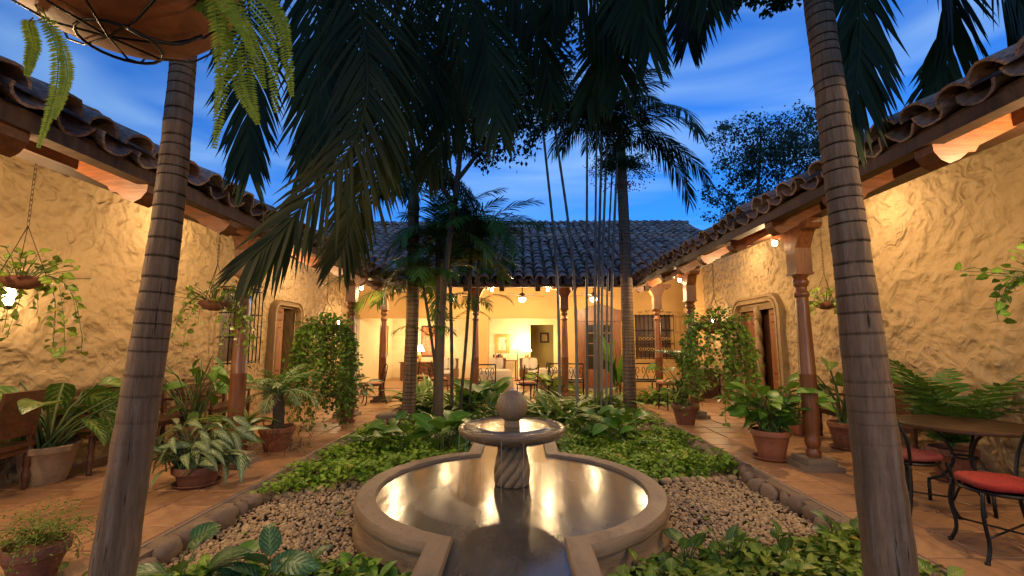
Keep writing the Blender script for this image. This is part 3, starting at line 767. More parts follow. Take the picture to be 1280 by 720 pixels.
def tile_mat(q):
    return Matrix.Translation((q[0]+random.gauss(0, .010), q[1]+.40*math.cos(th)+random.gauss(0, .014), q[2]+.40*math.sin(th)+.045+random.gauss(0, .005))) @ Matrix.Rotation(th+random.gauss(0, .02)-.03, 4, 'X') @ Matrix.Rotation(random.gauss(0, .03), 4, 'Y') @ Matrix.Rotation(random.gauss(0, .025), 4, 'Z')
for q in vis: link('tile', random.choice(TILES), rf).matrix_basis = tile_mat(q)
rest = [tile_mat(q) for q in cand if q not in vs_]
A_ = np.array([np.array(m_) for m_ in rest]); fld.inst(TILE_T, A_[:, :3, :3], A_[:, :3, 3], np.ones(len(A_)), rng.random(len(A_)))
part('tile_field', fld, 'roof_tile', rf, True, 50, 'stuff')
pan = MB()
for c_ in cols_:
    x = c_+tw/2; P = []
    if abs(x) > 2.8+D_: continue
    for k in range(5):
        a = math.pi*k/4
        for s_ in (max(0, abs(x)-2.9), D_): P.append((x+.12*math.cos(a), EY-.12+s_, EZ+.16-.10*math.sin(a)+(s_-.12)*SL))
    pan.add(P, [(2*k, 2*k+1, 2*k+3, 2*k+2) for k in range(4)])
part('pan_tiles', pan, 'roof_tile', rf, True, None, 'stuff')
for i in range(34):
    o = link('ridge_tile', random.choice(TILES), rf); o.matrix_basis = Matrix.Translation((X0+.3+i*.395, yr, zr+.12+random.gauss(0, .006))) @ Matrix.Rotation(math.pi/2, 4, 'Z') @ Matrix.Rotation(random.gauss(0, .03), 4, 'X') @ Matrix.Diagonal((1.5, 1, 1.3, 1))
fb = MB(); fb.bbox((-2.9, EY-.03, EZ-.04), (2.9, EY+.09, EZ-.002)); part('eaves_board', fb, 'wood_board', WB)
for x in np.arange(-3.15, 3.3, .9):
    r_ = MB(); r_.prism([(EY+.02, EZ-.02), (EY+.06, EZ-.14), (YC+.6, EZ+.1), (YC+.6, EZ+.27)], x-.06, x+.06, 'x'); part('rafter', r_, 'wood_beam', WB)
# glazed carved doorway and iron-barred window in the far wall
dj = MB(); dj.bbox((1.95, YF-.06, 0), (2.12, YF+.2, 2.42)); dj.bbox((3.18, YF-.06, 0), (3.35, YF+.2, 2.42)); dj.bbox((1.90, YF-.10, 2.20), (3.40, YF+.2, 2.46))
pd = [(1.88, 2.46), (3.42, 2.46), (3.40, 2.58), (3.2, 2.60), (3.0, 2.70), (2.65, 2.78), (2.3, 2.70), (2.1, 2.60), (1.90, 2.58)]
dj.prism(pd, YF-.08, YF-.005, 'y'); gd = part('glazed_door', dj, 'wood_door', WB)
for k, x in enumerate((2.12, 2.65)):
    l = MB(); w = .53; y = YF-.02
    l.bbox((x, y, .02), (x+.07, y+.05, 2.19)); l.bbox((x+w-.07, y, .02), (x+w, y+.05, 2.19)); l.bbox((x+.07, y, .02), (x+w-.07, y+.05, .62)); l.bbox((x+.07, y, 2.08), (x+w-.07, y+.05, 2.19))
    for z in (1.05, 1.45, 1.8): l.bbox((x+.07, y+.01, z), (x+w-.07, y+.04, z+.03))
    part('door_leaf', l, 'wood_door', gd)
    for a, b in ((.62, 1.05), (1.08, 1.45), (1.48, 1.8), (1.83, 2.08)):
        p = MB(); p.bbox((x+.07, y+.02, a), (x+w-.07, y+.03, b)); part('pane', p, 'glass_dark', gd)
wr = MB(); wr.bbox((3.85, YF-.012, 1.0), (5.02, YF-.002, 2.42)); part('window_board', wr, 'wood_dark', WB)
grille(WB, 3.82, 5.05, YF-.01, YF-.25, .98, 2.38, 10, 'y', m='iron_brown')
for i, z in ((0, 1.28), (1, 1.62)):
    for k in range(9):
        rg_ = MB(); c = (3.95+k*.125, YF-.26, z); rg_.tube([(c[0]+.045*math.cos(a), c[1], c[2]+.045*math.sin(a)) for a in np.linspace(0, 6.283, 13)], .009, 5, False); part('ring', rg_, 'gold', WB, True)

# ------------------------------------------------------------------ fountain
RZ, WZ = .165, .135
FT = thing('fountain', 'round stone basin with side channels, twisted pedestal, wide bowl and stone ball', 'fountain', (FX, FY, GZ), world=True)
def outline(ro, hw, ya, yb, n=40):
    pts = [(FX-hw, ya)]
    a0 = math.asin(hw/ro)
    pts += [(FX+ro*math.sin(a), FY-ro*math.cos(a)) for a in np.linspace(-a0, -(math.pi-a0), n)]
    pts += [(FX-hw, yb), (FX+hw, yb)]
    pts += [(FX+ro*math.sin(a), FY-ro*math.cos(a)) for a in np.linspace(math.pi-a0, a0, n)]
    pts += [(FX+hw, ya)]
    return pts
I_, O_ = outline(1.235, .385, .9, 8.0), outline(1.415, .565, .9, 8.18)
pf = [(0, GZ-.02), (0, RZ-.02), (.07, RZ), (.5, RZ+.006), (.9, RZ), (1.0, RZ-.025), (1.02, RZ-.06), (.98, RZ-.085), (.86, RZ-.10), (.84, RZ-.17), (.88, RZ-.20), (1.02, RZ-.225), (1.04, RZ-.27), (.98, RZ-.30), (.98, GZ-.03)]
V = []; m = len(pf)
for (a, b) in zip(I_, O_):
    for (t, z) in pf: V.append((a[0]+(b[0]-a[0])*t, a[1]+(b[1]-a[1])*t, z))
f = [(i*m+j, (i+1)*m+j, (i+1)*m+j+1, i*m+j+1) for i in range(len(I_)-1) for j in range(m-1)]
V = [tuple(Vector(v)+Vector((noise.noise(Vector(v)*5), noise.noise(Vector(v)*5+Vector((7, 0, 0))), noise.noise(Vector(v)*7+Vector((0, 9, 0)))))*.008) for v in V]
bs = MB(); bs.add(V, f); part('basin_rim', bs, 'basin_stone', FT, True, 40)
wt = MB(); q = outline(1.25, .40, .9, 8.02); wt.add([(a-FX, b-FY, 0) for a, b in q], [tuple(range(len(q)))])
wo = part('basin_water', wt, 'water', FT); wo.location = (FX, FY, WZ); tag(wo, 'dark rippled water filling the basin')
PY = FY+.10
pp = [(.15, .02), (.165, .03), (.172, .06), (.176, .12), (.172, .18), (.158, .25), (.145, .31), (.142, .36), (.152, .40), (.165, .425), (.155, .44), (.12, .45)]
ps = []
for i in range(len(pp)-1):
    for k in range(4): t = k/4; ps.append((pp[i][0]*(1-t)+pp[i+1][0]*t, pp[i][1]*(1-t)+pp[i+1][1]*t))
pe = MB(); pe.lathe([(r, z+WZ-.02) for r, z in ps], 160, (FX, PY, 0), fn=lambda a, r, z: r*(1-.17*max(0, 1-abs(((a*10/6.2832 - (z-WZ)*8.0) % 1)-.5)*7)+.02*math.cos((a*10/6.2832 - (z-WZ)*8.0)*6.2832)))
part('pedestal', pe, 'carved_stone', FT, True)
bz = .655
bp = [(.12, -.115), (.16, -.11), (.22, -.115), (.36, -.10), (.46, -.068), (.505, -.04), (.525, -.008), (.524, .02), (.508, .036), (.495, .038), (.478, .026), (.46, .012), (.30, -.03), (.05, -.04)]
bw = MB(); bw.lathe([(r, z+bz) for r, z in bp], 64, (FX, PY, 0)); part('bowl', bw, 'wet_stone', FT, True, 60)
w2 = MB(); w2.lathe([(.484, 0), (.30, .001), (.02, .002)], 48, (0, 0, 0)); o = part('bowl_water', w2, 'water', FT, True); o.location = (FX, PY, bz+.028)
nk = MB(); nk.lathe([(.085, bz-.02), (.088, bz+.02), (.075, bz+.05), (.078, bz+.075), (.07, bz+.09)], 32, (FX, PY, 0)); part('ball_neck', nk, 'carved_stone', FT, True, 40)
bl = MB(); sphere(bl, (FX, PY, bz+.222), .156, ICO3); part('ball', bl, 'carved_stone', FT, True)
jt = MB(); jt.lathe([(.03, bz+.355), (.022, bz+.375), (.012, bz+.40), (.002, bz+.405)], 12, (FX, PY, 0)); part('jet', jt, 'stream', FT, True)
for k in range(16):
    a = k*.3927+.2+random.gauss(0, .08); st = MB(); x, y = FX+.523*math.cos(a), PY+.523*math.sin(a)
    st.tube([(x, y, bz), (x+.004*math.cos(a), y, (bz+WZ)/2), (x+.004*math.cos(a), y, WZ-.004)], [.0022, .0016, .0026], 5, False); part('water_stream', st, 'stream', FT, True)

# ------------------------------------------------------------------ lamps
def spot_lamp(x, y, z, dx, dy, watts, label, group, arm=None):
    t = thing('eaves_lamp', label, 'lamp', (x, y, z), group=group)
    h = MB(); h.lathe([(.03, .0), (.045, .02), (.045, .07), (.03, .085)], 14, (0, 0, .03)); h.box((0, 0, .13), (.03, .03, .05)); 
    if arm: h.tube([(0, 0, .12), (0, 0, arm[2])], .009, 6)
    part('socket', h, 'iron_brown', t, True, 40)
    b = MB(); sphere(b, (0, 0, 0), (.036, .036, .042), ICO2); part('bulb', b, 'bulb', t, True)
    point((dx, dy, -.07), watts, t)
    return t
GL = 'bare bulbs under the gallery beams'
for sgn in (-1, 1):
    for y, w in ((-1.6, 60), (2.0, 60), (5.75, 55), (9.5, 50)):
        side = {-1.6: 'well ahead of the first post', 2.0: 'ahead of the first post', 5.75: 'at the first post', 9.5: 'at the second post'}[y]
        which = 'double-door wing' if sgn > 0 else 'barred-window wing'
        zl = 0 if sgn > 0 else -.16
        spot_lamp(sgn*(XW-.62), y+.9, 3.56+zl, 0, 0, w*.58, f'bulb close to the wall {side}, {which}', GL, (0, 0, .5))
        spot_lamp(sgn*(XC-.03), y+.46, 2.86+zl, -sgn*.05, .02, w*(1.5 if y > 0 else 1.9), f'bulb under the beam {side}, {which}', GL)
for x in (-3.55, -1.15, 1.15, 3.55):
    k = {-3.55: 'corner post by the barred-window wing', -1.15: 'dining hall post beside the orange pier', 1.15: 'dining hall post by the leaning palm canes', 3.55: 'corner post by the double-door wing'}[x]
    spot_lamp(x+(.42 if x < 0 else -.42), YC-.03, 2.86, 0, -.04, 62, f'bare bulb on the {k}', GL)
def sconce(x, y, z, sgn, watts, label):
    t = thing('wall_lantern', label, 'lantern', (x, y, z))
    f = MB(); f.box((sgn*.012, 0, .05), (.024, .10, .22)); f.tube([(0, 0, .10), (-sgn*.08, 0, .17), (-sgn*.14, 0, .13)], .010, 6)
    f.lathe([(.015, .13), (.07, .10), (.075, .09)], 8, (-sgn*.14, 0, 0)); f.lathe([(.05, -.12), (.055, -.10), (.02, -.14)], 8, (-sgn*.14, 0, 0))
    for k in range(4):
        a = k*1.571+.78; f.tube([(-sgn*.14+.068*math.cos(a), .068*math.sin(a), .09), (-sgn*.14+.05*math.cos(a), .05*math.sin(a), -.11)], .005, 4)
    part('frame', f, 'iron', t)
    b = MB(); b.lathe([(.03, -.09), (.045, -.02), (.045, .04), (.03, .08)], 12, (-sgn*.14, 0, 0)); part('bulb', b, 'bulb', t, True)
    point((-sgn*.27, 0, .0), watts, t, .06)
sconce(XW-.03, 12.6, 2.05, 1, 22, 'lit wall lantern beyond the double doors')
sconce(-XW+.03, 13.3, 2.05, -1, 30, 'lit wall lantern behind the ivy basket')
sconce(-XW+.03, 4.62, 1.98, -1, 12, 'lit wall lantern behind the trailing pothos basket')
def fan(x, y, lab):
    t = thing('ceiling_fan', lab, 'fan', (x, y, 2.78), group='ceiling fans of the dining hall')
    h = MB(); h.tube([(0, 0, .16), (0, 0, .95)], .016, 8); h.lathe([(.05, .05), (.10, .07), (.11, .12), (.08, .165), (.03, .19)], 18); part('motor', h, 'iron_brown', t, True, 40)
    for k in range(5):
        b = MB(); a = k*1.2566+.35; c, s = math.cos(a), math.sin(a)
        b.box((.40*c, .40*s, .11), (.58, .12, .012), a); b.box((.12*c, .12*s, .105), (.12, .03, .012), a); part('blade', b, 'fan_blade', t)
    l = MB(); l.lathe([(.02, -.09), (.07, -.075), (.11, -.02), (.115, .03), (.06, .05)], 18); part('light_bowl', l, 'fan_glow', t, True)
    point((0, 0, -.18), 80, t, .09)
fan(.07, 13.5, 'ceiling fan with glowing bowl above the wrought chair'); fan(2.19, 13.5, 'ceiling fan with glowing bowl in front of the glazed door'); fan(-2.05, 13.5, 'ceiling fan with glowing bowl behind the slender palm stems')
def table_lamp(p, h, label, w=14):
    t = thing('table_lamp', label, 'lamp', tuple(p))
    b = MB(); b.lathe([(.09, 0), (.10, .02), (.05, .05), (.09, h*.3), (.07, h*.45), (.02, h*.52), (.012, h*.7)], 16); part('base', b, 'gold', t, True)
    s = MB(); s.lathe([(.22, h*.62), (.10, h)], 20, cap=False); part('lamp_shade', s, 'shade_glow', t, True)
    point((0, 0, h*1.08), w, t, .08)
def floor_lamp(p, h, label):
    t = thing('floor_lamp', label, 'lamp', tuple(p))
    b = MB(); b.lathe([(.14, 0), (.14, .02), (.03, .05), (.014, .08), (.014, h*.85)], 14); part('stand', b, 'iron_brown', t, True)
    s = MB(); s.lathe([(.24, h*.80), (.09, h)], 20, cap=False); part('lamp_shade', s, 'shade_glow', t, True); point((0, 0, h*1.05), 55, t, .08)
floor_lamp((-.1, 18.2, 0), 1.56, 'white-shaded floor lamp beside the cushioned armchair')
table_lamp((.28, 19.0, .75), .62, 'white-shaded table lamp behind the floor lamp', 70)
table_lamp((-4.05, 18.4, .72), .68, 'white-shaded table lamp on the sideboard behind the slender palms', 95)
# small garden light among the strap leaves
p = atZ(743, 512, GZ+.1); t = thing('garden_light', 'tiny lit garden lamp among the strap-leaved plants', 'lamp', (p.x, p.y, GZ))
b = MB(); b.tube([(0, 0, -.05), (0, 0, .16)], .012, 6); b.lathe([(.03, .16), (.035, .2), (.03, .205)], 10); part('stake', b, 'iron', t); b = MB(); sphere(b, (0, 0, .225), .024, ICO2); part('bulb', b, 'bulb', t, True); point((0, -.04, .28), 3, t, .03)

# ------------------------------------------------------------------ furniture
def rot2(p, a): return (p[0]*math.cos(a)-p[1]*math.sin(a), p[0]*math.sin(a)+p[1]*math.cos(a))
def iron_chair(label, loc, rz, cushion, group='wrought iron chairs'):
    """wrought iron chair with hoop back; faces +y"""
    t = thing('iron_chair', label, 'chair', loc, rz, group); sw, sd_ = .20, .19
    for sx in (-1, 1):
        l = MB(); l.tube(spline([(sx*sw*.9, sd_, .46), (sx*sw*1.0, sd_+.02, .30), (sx*sw*.95, sd_+.0, .12), (sx*sw*1.08, sd_+.035, .0)], 10), .013, 8); sphere(l, (sx*sw*1.08, sd_+.035, .008), .02, ICO1); part('leg', l, 'iron', t, True)
        l = MB(); l.tube(spline([(sx*sw*.9, -sd_, .46), (sx*sw*1.0, -sd_-.03, .26), (sx*sw*1.05, -sd_-.09, .0)], 10), .013, 8); sphere(l, (sx*sw*1.05, -sd_-.09, .008), .02, ICO1); part('leg', l, 'iron', t, True)
        a = MB(); a.tube(spline([(sx*sw*.95, sd_, .30), (sx*sw*.6, sd_*.9, .42), (0, sd_*.85, .445)], 8), .008, 6); part('brace', a, 'iron', t, True)
    r = MB(); r.tube([(sw*math.cos(a)*1.08, (sd_+.02)*math.sin(a)*1.05, .455) for a in np.linspace(0, 6.2832, 25)], .012, 6, False); r.lathe([(.01, .445), (.19, .445), (.19, .455), (.01, .455)], 20); part('seat', r, 'iron', t, True, 40)
    bk = MB(); bk.tube(spline([(-sw*.95, -sd_, .46), (-sw*1.08, -sd_-.05, .68), (-sw*.7, -sd_-.10, .90), (0, -sd_-.11, .96), (sw*.7, -sd_-.10, .90), (sw*1.08, -sd_-.05, .68), (sw*.95, -sd_, .46)], 30), .013, 8)
    bk.tube(spline([(-.09, -sd_-.02, .48), (-.13, -sd_-.06, .66), (0, -sd_-.09, .80), (.13, -sd_-.06, .66), (.09, -sd_-.02, .48)], 20), .008, 6); part('backrest', bk, 'iron', t, True)
    st = MB(); st.tube([(-sw, sd_, .17), (sw, -sd_-.03, .17)], .007, 6); st.tube([(sw, sd_, .175), (-sw, -sd_-.03, .175)], .007, 6); part('stretcher', st, 'iron', t, True)
    if cushion:
        V, Fs, U = ICO3; P = np.sign(V)*np.abs(V)**.55; c = MB(); c.add(P*np.array((.215, .205, .032))*(1+.03*np.sin(V[:, :1]*9+V[:, 1:2]*7)) + np.array((0, .01, .50)), Fs); part('cushion', c, cushion, t, True)
    return t
TB = Vector((4.14, 4.45, 0))
t = thing('bistro_table', 'round dark iron table with curved legs by the red-cushioned chair', 'table', (TB.x, TB.y, 0), .35)
tp = MB(); tp.lathe([(.02, .715), (.505, .715), (.52, .725), (.52, .742), (.51, .75), (.02, .752)], 48); part('table_top', tp, 'wood_dark', t, True, 30)
for k in range(3):
    a = k*2.094; l = MB()
    l.tube([(*rot2((r_, 0), a), z) for r_, z in spline([(.26, .71, 0), (.14, .60, 0), (.08, .42, 0), (.16, .26, 0), (.27, .20, 0)], 18)[:, :2]], .014, 8)
    l.tube([(*rot2((r_, 0), a), z) for r_, z in ((.27, .205), (.275, .0))], .015, 8); part('leg', l, 'iron', t, True)
rg_ = MB(); rg_.tube([(.09*math.cos(a), .09*math.sin(a), .44) for a in np.linspace(0, 6.283, 20)], .011, 6, False); part('leg_ring', rg_, 'iron', t, True)
iron_chair('wrought iron chair with bright red cushion at the round dark table', (3.45, 3.47, 0), R_(72), 'cushion_red')
iron_chair('wrought iron chair with dull maroon cushion behind the round dark table', (3.50, 4.32, 0), R_(-80), 'cushion_maroon')
def slat_bench(label, loc, rz, ln, group='slatted wooden benches'):
    """bench with horizontal back slats; faces +y, length along x"""
    t = thing('bench', label, 'bench', loc, rz, group)
    for sx in (-1, 1):
        for yy, hh in ((.20, .44), (-.22, .92)):
            l = MB(); x = sx*(ln/2-.06)
            l.lathe([(.024, 0), (.03, .03), (.022, .07), (.032, .12), (.034, .2), (.024, .26), (.034, .30), (.034, .43)], 12, (x, yy, 0)); 
            if hh > .5: l.box((x, yy-.03, .68), (.06, .05, .50), tilt=(R_(5), 0, 0))
            part('leg', l, 'wood_bench', t, True, 40)
        a = MB(); a.box((sx*(ln/2-.06), -.01, .66), (.055, .46, .035)); a.tube([(sx*(ln/2-.06), .20, .43), (sx*(ln/2-.06), .20, .65)], .022, 8); part('armrest', a, 'wood_bench', t, True, 40)
    for k in range(5): s = MB(); s.box((0, .21-k*.098, .445), (ln, .086, .024)); part('seat_slat', s, 'wood_bench', t)
    for k in range(5): s = MB(); s.box((0, -.245-k*.012, .53+k*.088), (ln-.1, .02, .058)); part('back_slat', s, 'wood_bench', t)
    s = MB(); s.box((0, .20, .40), (ln-.14, .03, .06)); s.box((0, -.2, .40), (ln-.14, .03, .06)); part('seat_rail', s, 'wood_bench', t)
    return t
slat_bench('dark slatted wooden bench against the wall behind the spotted dieffenbachia', (-5.08, 6.05, 0), R_(-90), 1.7)
slat_bench('dark slatted wooden bench against the wall behind the round iron table', (5.06, 6.75, 0), R_(90), 1.9)
slat_bench('dark slatted wooden bench by the window, half hidden behind the silver-leaved plant', (-5.08, 7.75, 0), R_(-90), 1.1)
# carved side chair at the left edge
t = thing('side_chair', 'varnished wooden chair with solid back beside the big clay planter', 'chair', (-5.26, 4.55, 0), R_(100))
for sx in (-1, 1):
    for sy in (-1, 1):
        l = MB(); l.lathe([(.018, 0), (.028, .02), (.02, .06), (.032, .10), (.036, .16), (.022, .2), (.034, .24), (.036, .40), (.03, .45)], 12, (sx*.2, sy*.2, 0)); part('leg', l, 'wood_bench', t, True, 40)
s = MB(); s.box((0, 0, .46), (.47, .47, .04)); part('seat', s, 'wood_bench', t); s = MB(); s.box((0, .2, .405), (.4, .025, .06)); s.box((0, -.2, .405), (.4, .025, .06)); s.box((.2, 0, .405), (.025, .4, .06)); s.box((-.2, 0, .405), (.025, .4, .06)); part('apron', s, 'wood_bench', t)
s = MB(); s.box((0, -.235, .78), (.46, .03, .46), tilt=(R_(7), 0, 0)); part('backrest', s, 'wood_bench', t); 
for sx in (-1, 1): s = MB(); s.box((sx*.2, -.215, .55), (.05, .035, .2)); part('back_post', s, 'wood_bench', t)

# distant dining furniture
def cloth_table(label, loc, r):
    t = thing('dining_table', label, 'table', loc)
    c = MB(); c.lathe([(r*1.08, .04), (r*1.05, .4), (r, .735), (r-.02, .75), (.02, .755)], 60, fn=lambda a, rr, z: rr*(1+.05*(.75-z)*math.sin(a*11)+.03*(.75-z)*math.sin(a*5+1))); part('tablecloth', c, 'cloth', t, True)
    b = MB(); b.lathe([(.2, 0), (.05, .06), (.05, .7)], 10); part('pedestal', b, 'wood_dark', t)
    return t
p = atZ(612, 487, 0); cloth_table('round table under a pale cloth beside the carved hall post', (-.75, 12.75, 0), .52)
cloth_table('round table under a pale cloth in front of the yellow passage', (1.05, 13.4, 0), .55)

def dining_chair(label, loc, rz, m='iron_brown', cush='cushion_tan'):
    t = thing('dining_chair', label, 'chair', loc, rz, 'bow-backed dining chairs')
    for sx in (-1, 1):
        for sy in (-1, 1):
            l = MB(); l.tube([(sx*.18, sy*.18, .44), (sx*.21, sy*.22, 0)], [.018, .014], 6); part('leg', l, m, t, True)
        b = MB(); b.tube(spline([(sx*.19, -.19, .44), (sx*.2, -.22, .7), (sx*.19, -.27, .95)], 8), .016, 6); part('back_post', b, m, t, True)
    for k in range(3):
        s = MB(); z = .66+k*.11; s.tube(spline([(-.19, -.23-k*.02, z), (0, -.19-k*.02, z-.07), (.19, -.23-k*.02, z)], 8), .012, 6); part('back_rail', s, m, t, True)
    s = MB(); s.box((0, 0, .44), (.42, .42, .03)); part('seat', s, m, t)
    V, Fs, U = ICO2; P = np.sign(V)*np.abs(V)**.6; c = MB(); c.add(P*np.array((.21, .21, .04))+np.array((0, 0, .49)), Fs); part('cushion', c, cush, t, True)
    return t
dining_chair('bow-backed chair with tan cushion standing free on the path beyond the fountain ball', (.18, 11.75, 0), R_(25))
dining_chair('bow-backed chair with tan cushion drawn up to the pale-clothed table', (.55, 12.9, 0), R_(100))
dining_chair('bow-backed chair with tan cushion behind the slender palm stems', (-2.3, 13.0, 0), R_(-60)); dining_chair('bow-backed chair with tan cushion near the white-shaded sideboard lamp', (-3.0, 13.9, 0), R_(40))
def armchair(label, loc, rz):
    t = thing('armchair', label, 'chair', loc, rz, 'wicker armchairs')
    b = MB(); b.box((0, 0, .22), (.66, .62, .36)); b.box((-.32, .0, .42), (.09, .6, .3)); b.box((.32, 0, .42), (.09, .6, .3)); b.box((0, -.30, .62), (.66, .09, .62), tilt=(R_(8), 0, 0)); part('frame', b, 'wicker', t)
    V, Fs, U = ICO2; P = np.sign(V)*np.abs(V)**.55
    c = MB(); c.add(P*np.array((.27, .28, .08))+np.array((0, .02, .46)), Fs); part('seat_cushion', c, 'cloth_white', t, True)
    for x in (-.14, .14):
        c = MB(); c.add(P*np.array((.15, .08, .21))+np.array((x, -.2, .74)), Fs); part('pillow', c, 'cloth_white', t, True)
armchair('wicker armchair with white pillows beside the books', (-.95, 16.6, 0), R_(160)); armchair('wicker armchair with white pillow under the floor lamp', (.42, 16.4, 0), R_(200)); armchair('wicker armchair with white pillows seen between slender palm stems', (-2.6, 16.2, 0), R_(170))
def iron_settee(label, loc, rz, w):
    t = thing('iron_settee', label, 'bench', loc, rz, 'scrolled iron settees')
    f = MB()
    for sx in (-1, 1):
        f.tube([(sx*w/2, 0, 0), (sx*w/2, 0, .92)], .018, 6); f.tube([(sx*w/2, .42, 0), (sx*w/2, .42, .42)], .018, 6); f.tube([(sx*w/2, 0, .42), (sx*w/2, .42, .42)], .016, 6)
    f.tube([(-w/2, 0, .92), (w/2, 0, .92)], .02, 6); f.tube([(-w/2, 0, .50), (w/2, 0, .50)], .014, 6); part('frame', f, 'iron', t, True)
    k = max(4, int(w/.13))
    for i in range(k):
        s = MB(); x = -w/2+(i+.5)*w/k; sg = -1 if i % 2 else 1
        s.tube([(x+sg*.055*(1-a/7)*math.cos(a), 0, .72+.13*(1-a/7)*math.sin(a)) for a in np.linspace(-1.5, 5.5, 22)], .010, 5); s.tube([(x, 0, .5), (x+sg*.03, 0, .6)], .01, 5); part('scroll', s, 'iron', t, True)
    s = MB(); s.box((0, .21, .43), (w-.03, .40, .03)); part('seat', s, 'iron', t)
    c = MB(); c.box((0, .21, .475), (w-.06, .38, .06)); part('cushion', c, 'cloth', t)
iron_settee('scrolled iron settee in front of the pale-clothed table by the hall post', (-.95, 12.05, 0), R_(10), .62)
iron_settee('scrolled iron settee behind the clustered palm canes', (1.25, 12.6, 0), R_(-6), .95)
iron_settee('scrolled iron settee below the barred window with brass rings', (3.25, 12.75, 0), R_(0), 1.0)
# sideboard, books, pictures
t = thing('sideboard', 'low wooden sideboard under the white-shaded lamp', 'sideboard', (-4.0, 18.4, 0)); b = MB(); b.box((0, 0, .39), (1.5, .5, .66)); b.box((0, 0, .71), (1.6, .56, .03)); part('body', b, 'wood_door', t)
for sx in (-1, 1):
    d = MB(); d.box((sx*.36, -.262, .40), (.66, .025, .54)); part('door', d, 'wood_door', t)
    for sy in (-1, 1): l = MB(); l.box((sx*.7, sy*.2, .03), (.06, .06, .07)); part('leg', l, 'wood_dark', t)
t = thing('console_table', 'wooden console table against the cream wall carrying books', 'table', (-.9, 19.25, 0)); b = MB(); b.box((0, 0, .74), (1.6, .4, .04)); part('table_top', b, 'wood_door', t)
for sx in (-1, 1):
    for sy in (-1, 1): l = MB(); l.box((sx*.72, sy*.15, .36), (.06, .06, .72)); part('leg', l, 'wood_door', t)
for k, (x, h, c) in enumerate(((-.62, .24, 'wood_dark'), (-.55, .28, 'cloth'), (-.48, .22, 'cushion_maroon'), (-.41, .26, 'iron_brown'), (-.34, .27, 'wicker'), (-.27, .20, 'wood_door'))):
    b = MB(); b.box((0, 0, h/2), (.06, .18, h)); o = part('book', b, c); o.location = (-.6+x+.12, 19.2, .76); tag(o, ('dark brown book at the end of the console row', 'tall beige book in the console row', 'maroon book in the console row', 'near-black book in the console row', 'tan woven-covered book in the console row', 'short reddish-brown book at the end of the console row')[k], 'book', 'books on the console table')
def picture(label, c, w, h, ax, m, fm='gold', fw=.05):
    t = thing('picture', label, 'picture', c)
    def bx(mb, u0, u1, z0, z1, d0, d1):
        if ax == 'y': mb.bbox((u0, -d1, z0), (u1, -d0, z1))
        else: mb.bbox((d0, u0, z0), (d1, u1, z1))
    f = MB(); bx(f, -w/2, w/2, -h/2, -h/2+fw, .002, .05); bx(f, -w/2, w/2, h/2-fw, h/2, .002, .05); bx(f, -w/2, -w/2+fw, -h/2+fw, h/2-fw, .002, .05); bx(f, w/2-fw, w/2, -h/2+fw, h/2-fw, .002, .05); part('frame', f, fm, t)
    p = MB(); bx(p, -w/2+fw, w/2-fw, -h/2+fw, h/2-fw, .002, .02); part('canvas', p, m, t)
picture('tall gold-framed abstract on the cream side wall', (-XW, 18.3, 1.55), 1.0, 1.25, 'x', 'painting_gold', 'wood_door')
picture('colourful painting with red on the cream back wall behind slender palms', (-3.75, YB, 1.55), 1.0, 1.3, 'y', 'painting_red', 'wood_dark')
picture('small gold-framed portrait on pale mount beside the orange pier', (-.75, YB, 1.45), .62, .78, 'y', 'painting_pale', 'gold', .12)
picture('small dark-framed picture in the yellow passage', (1.15, YB+1.9, 1.72), .42, .48, 'y', 'painting_gold', 'wood_dark', .08)
# left far bistro table, flowers, chair
t = thing('cafe_table', 'small dark round table holding yellow flowers beside the second carved post', 'table', (-3.95, 10.6, 0)); b = MB(); b.lathe([(.02, .70), (.34, .70), (.35, .73), (.02, .735)], 24); part('table_top', b, 'wood_dark', t, True, 30); b = MB(); b.tube([(0, 0, .05), (0, 0, .7)], .025, 8); part('stem', b, 'iron', t)
for k in range(3): l = MB(); a = k*2.09; l.tube([(0, 0, .12), (.14*math.cos(a), .14*math.sin(a), .06), (.25*math.cos(a), .25*math.sin(a), 0)], .014, 6); part('foot', l, 'iron', t)
t = thing('flower_pot', 'white pot of yellow flowers on the small dark table', 'flowers', (-4.0, 10.55, .735)); b = MB(); b.lathe([(.045, 0), (.06, .1)], 14); part('pot', b, 'white_paint', t, True, 40); b = MB()
for k in range(40): d = rdirs(1, 5, 90)[0]*.085; sphere(b, (d[0], d[1], .13+d[2]), .022, ICO1)
part('blooms', b, 'flower_yellow', t, True)
iron_chair('iron chair with pinkish cushion at the small flower table', (-3.62, 11.35, 0), R_(120), 'cushion_tan')
# right far console shelf with cushioned stool
t = thing('stool', 'iron stool with a plump tan cushion near the clay pot', 'stool', tuple(atZ(839, 512, 0)), R_(15))
for sx in (-1, 1):
    for sy in (-1, 1): l = MB(); l.tube([(sx*.17, sy*.15, .56), (sx*.2, sy*.18, 0)], .013, 6); part('leg', l, 'iron', t)
V, Fs, U = ICO3; P = np.sign(V)*np.abs(V)**.55; c = MB(); c.add(P*np.array((.27, .24, .055))+np.array((0, 0, .61)), Fs); part('cushion', c, 'cushion_tan', t, True); c = MB(); c.box((0, 0, .56), (.40, .36, .02)); part('seat', c, 'iron', t)
t = thing('wall_console', 'dark wooden console with stone top against the wall beyond the doors', 'table', (5.0, 13.0, 0)); b = MB(); b.box((0, 0, .80), (.75, 1.1, .05)); part('table_top', b, 'plinth_stone', t); b = MB(); b.box((.05, 0, .39), (.55, .95, .78)); part('cabinet', b, 'wood_dark', t)

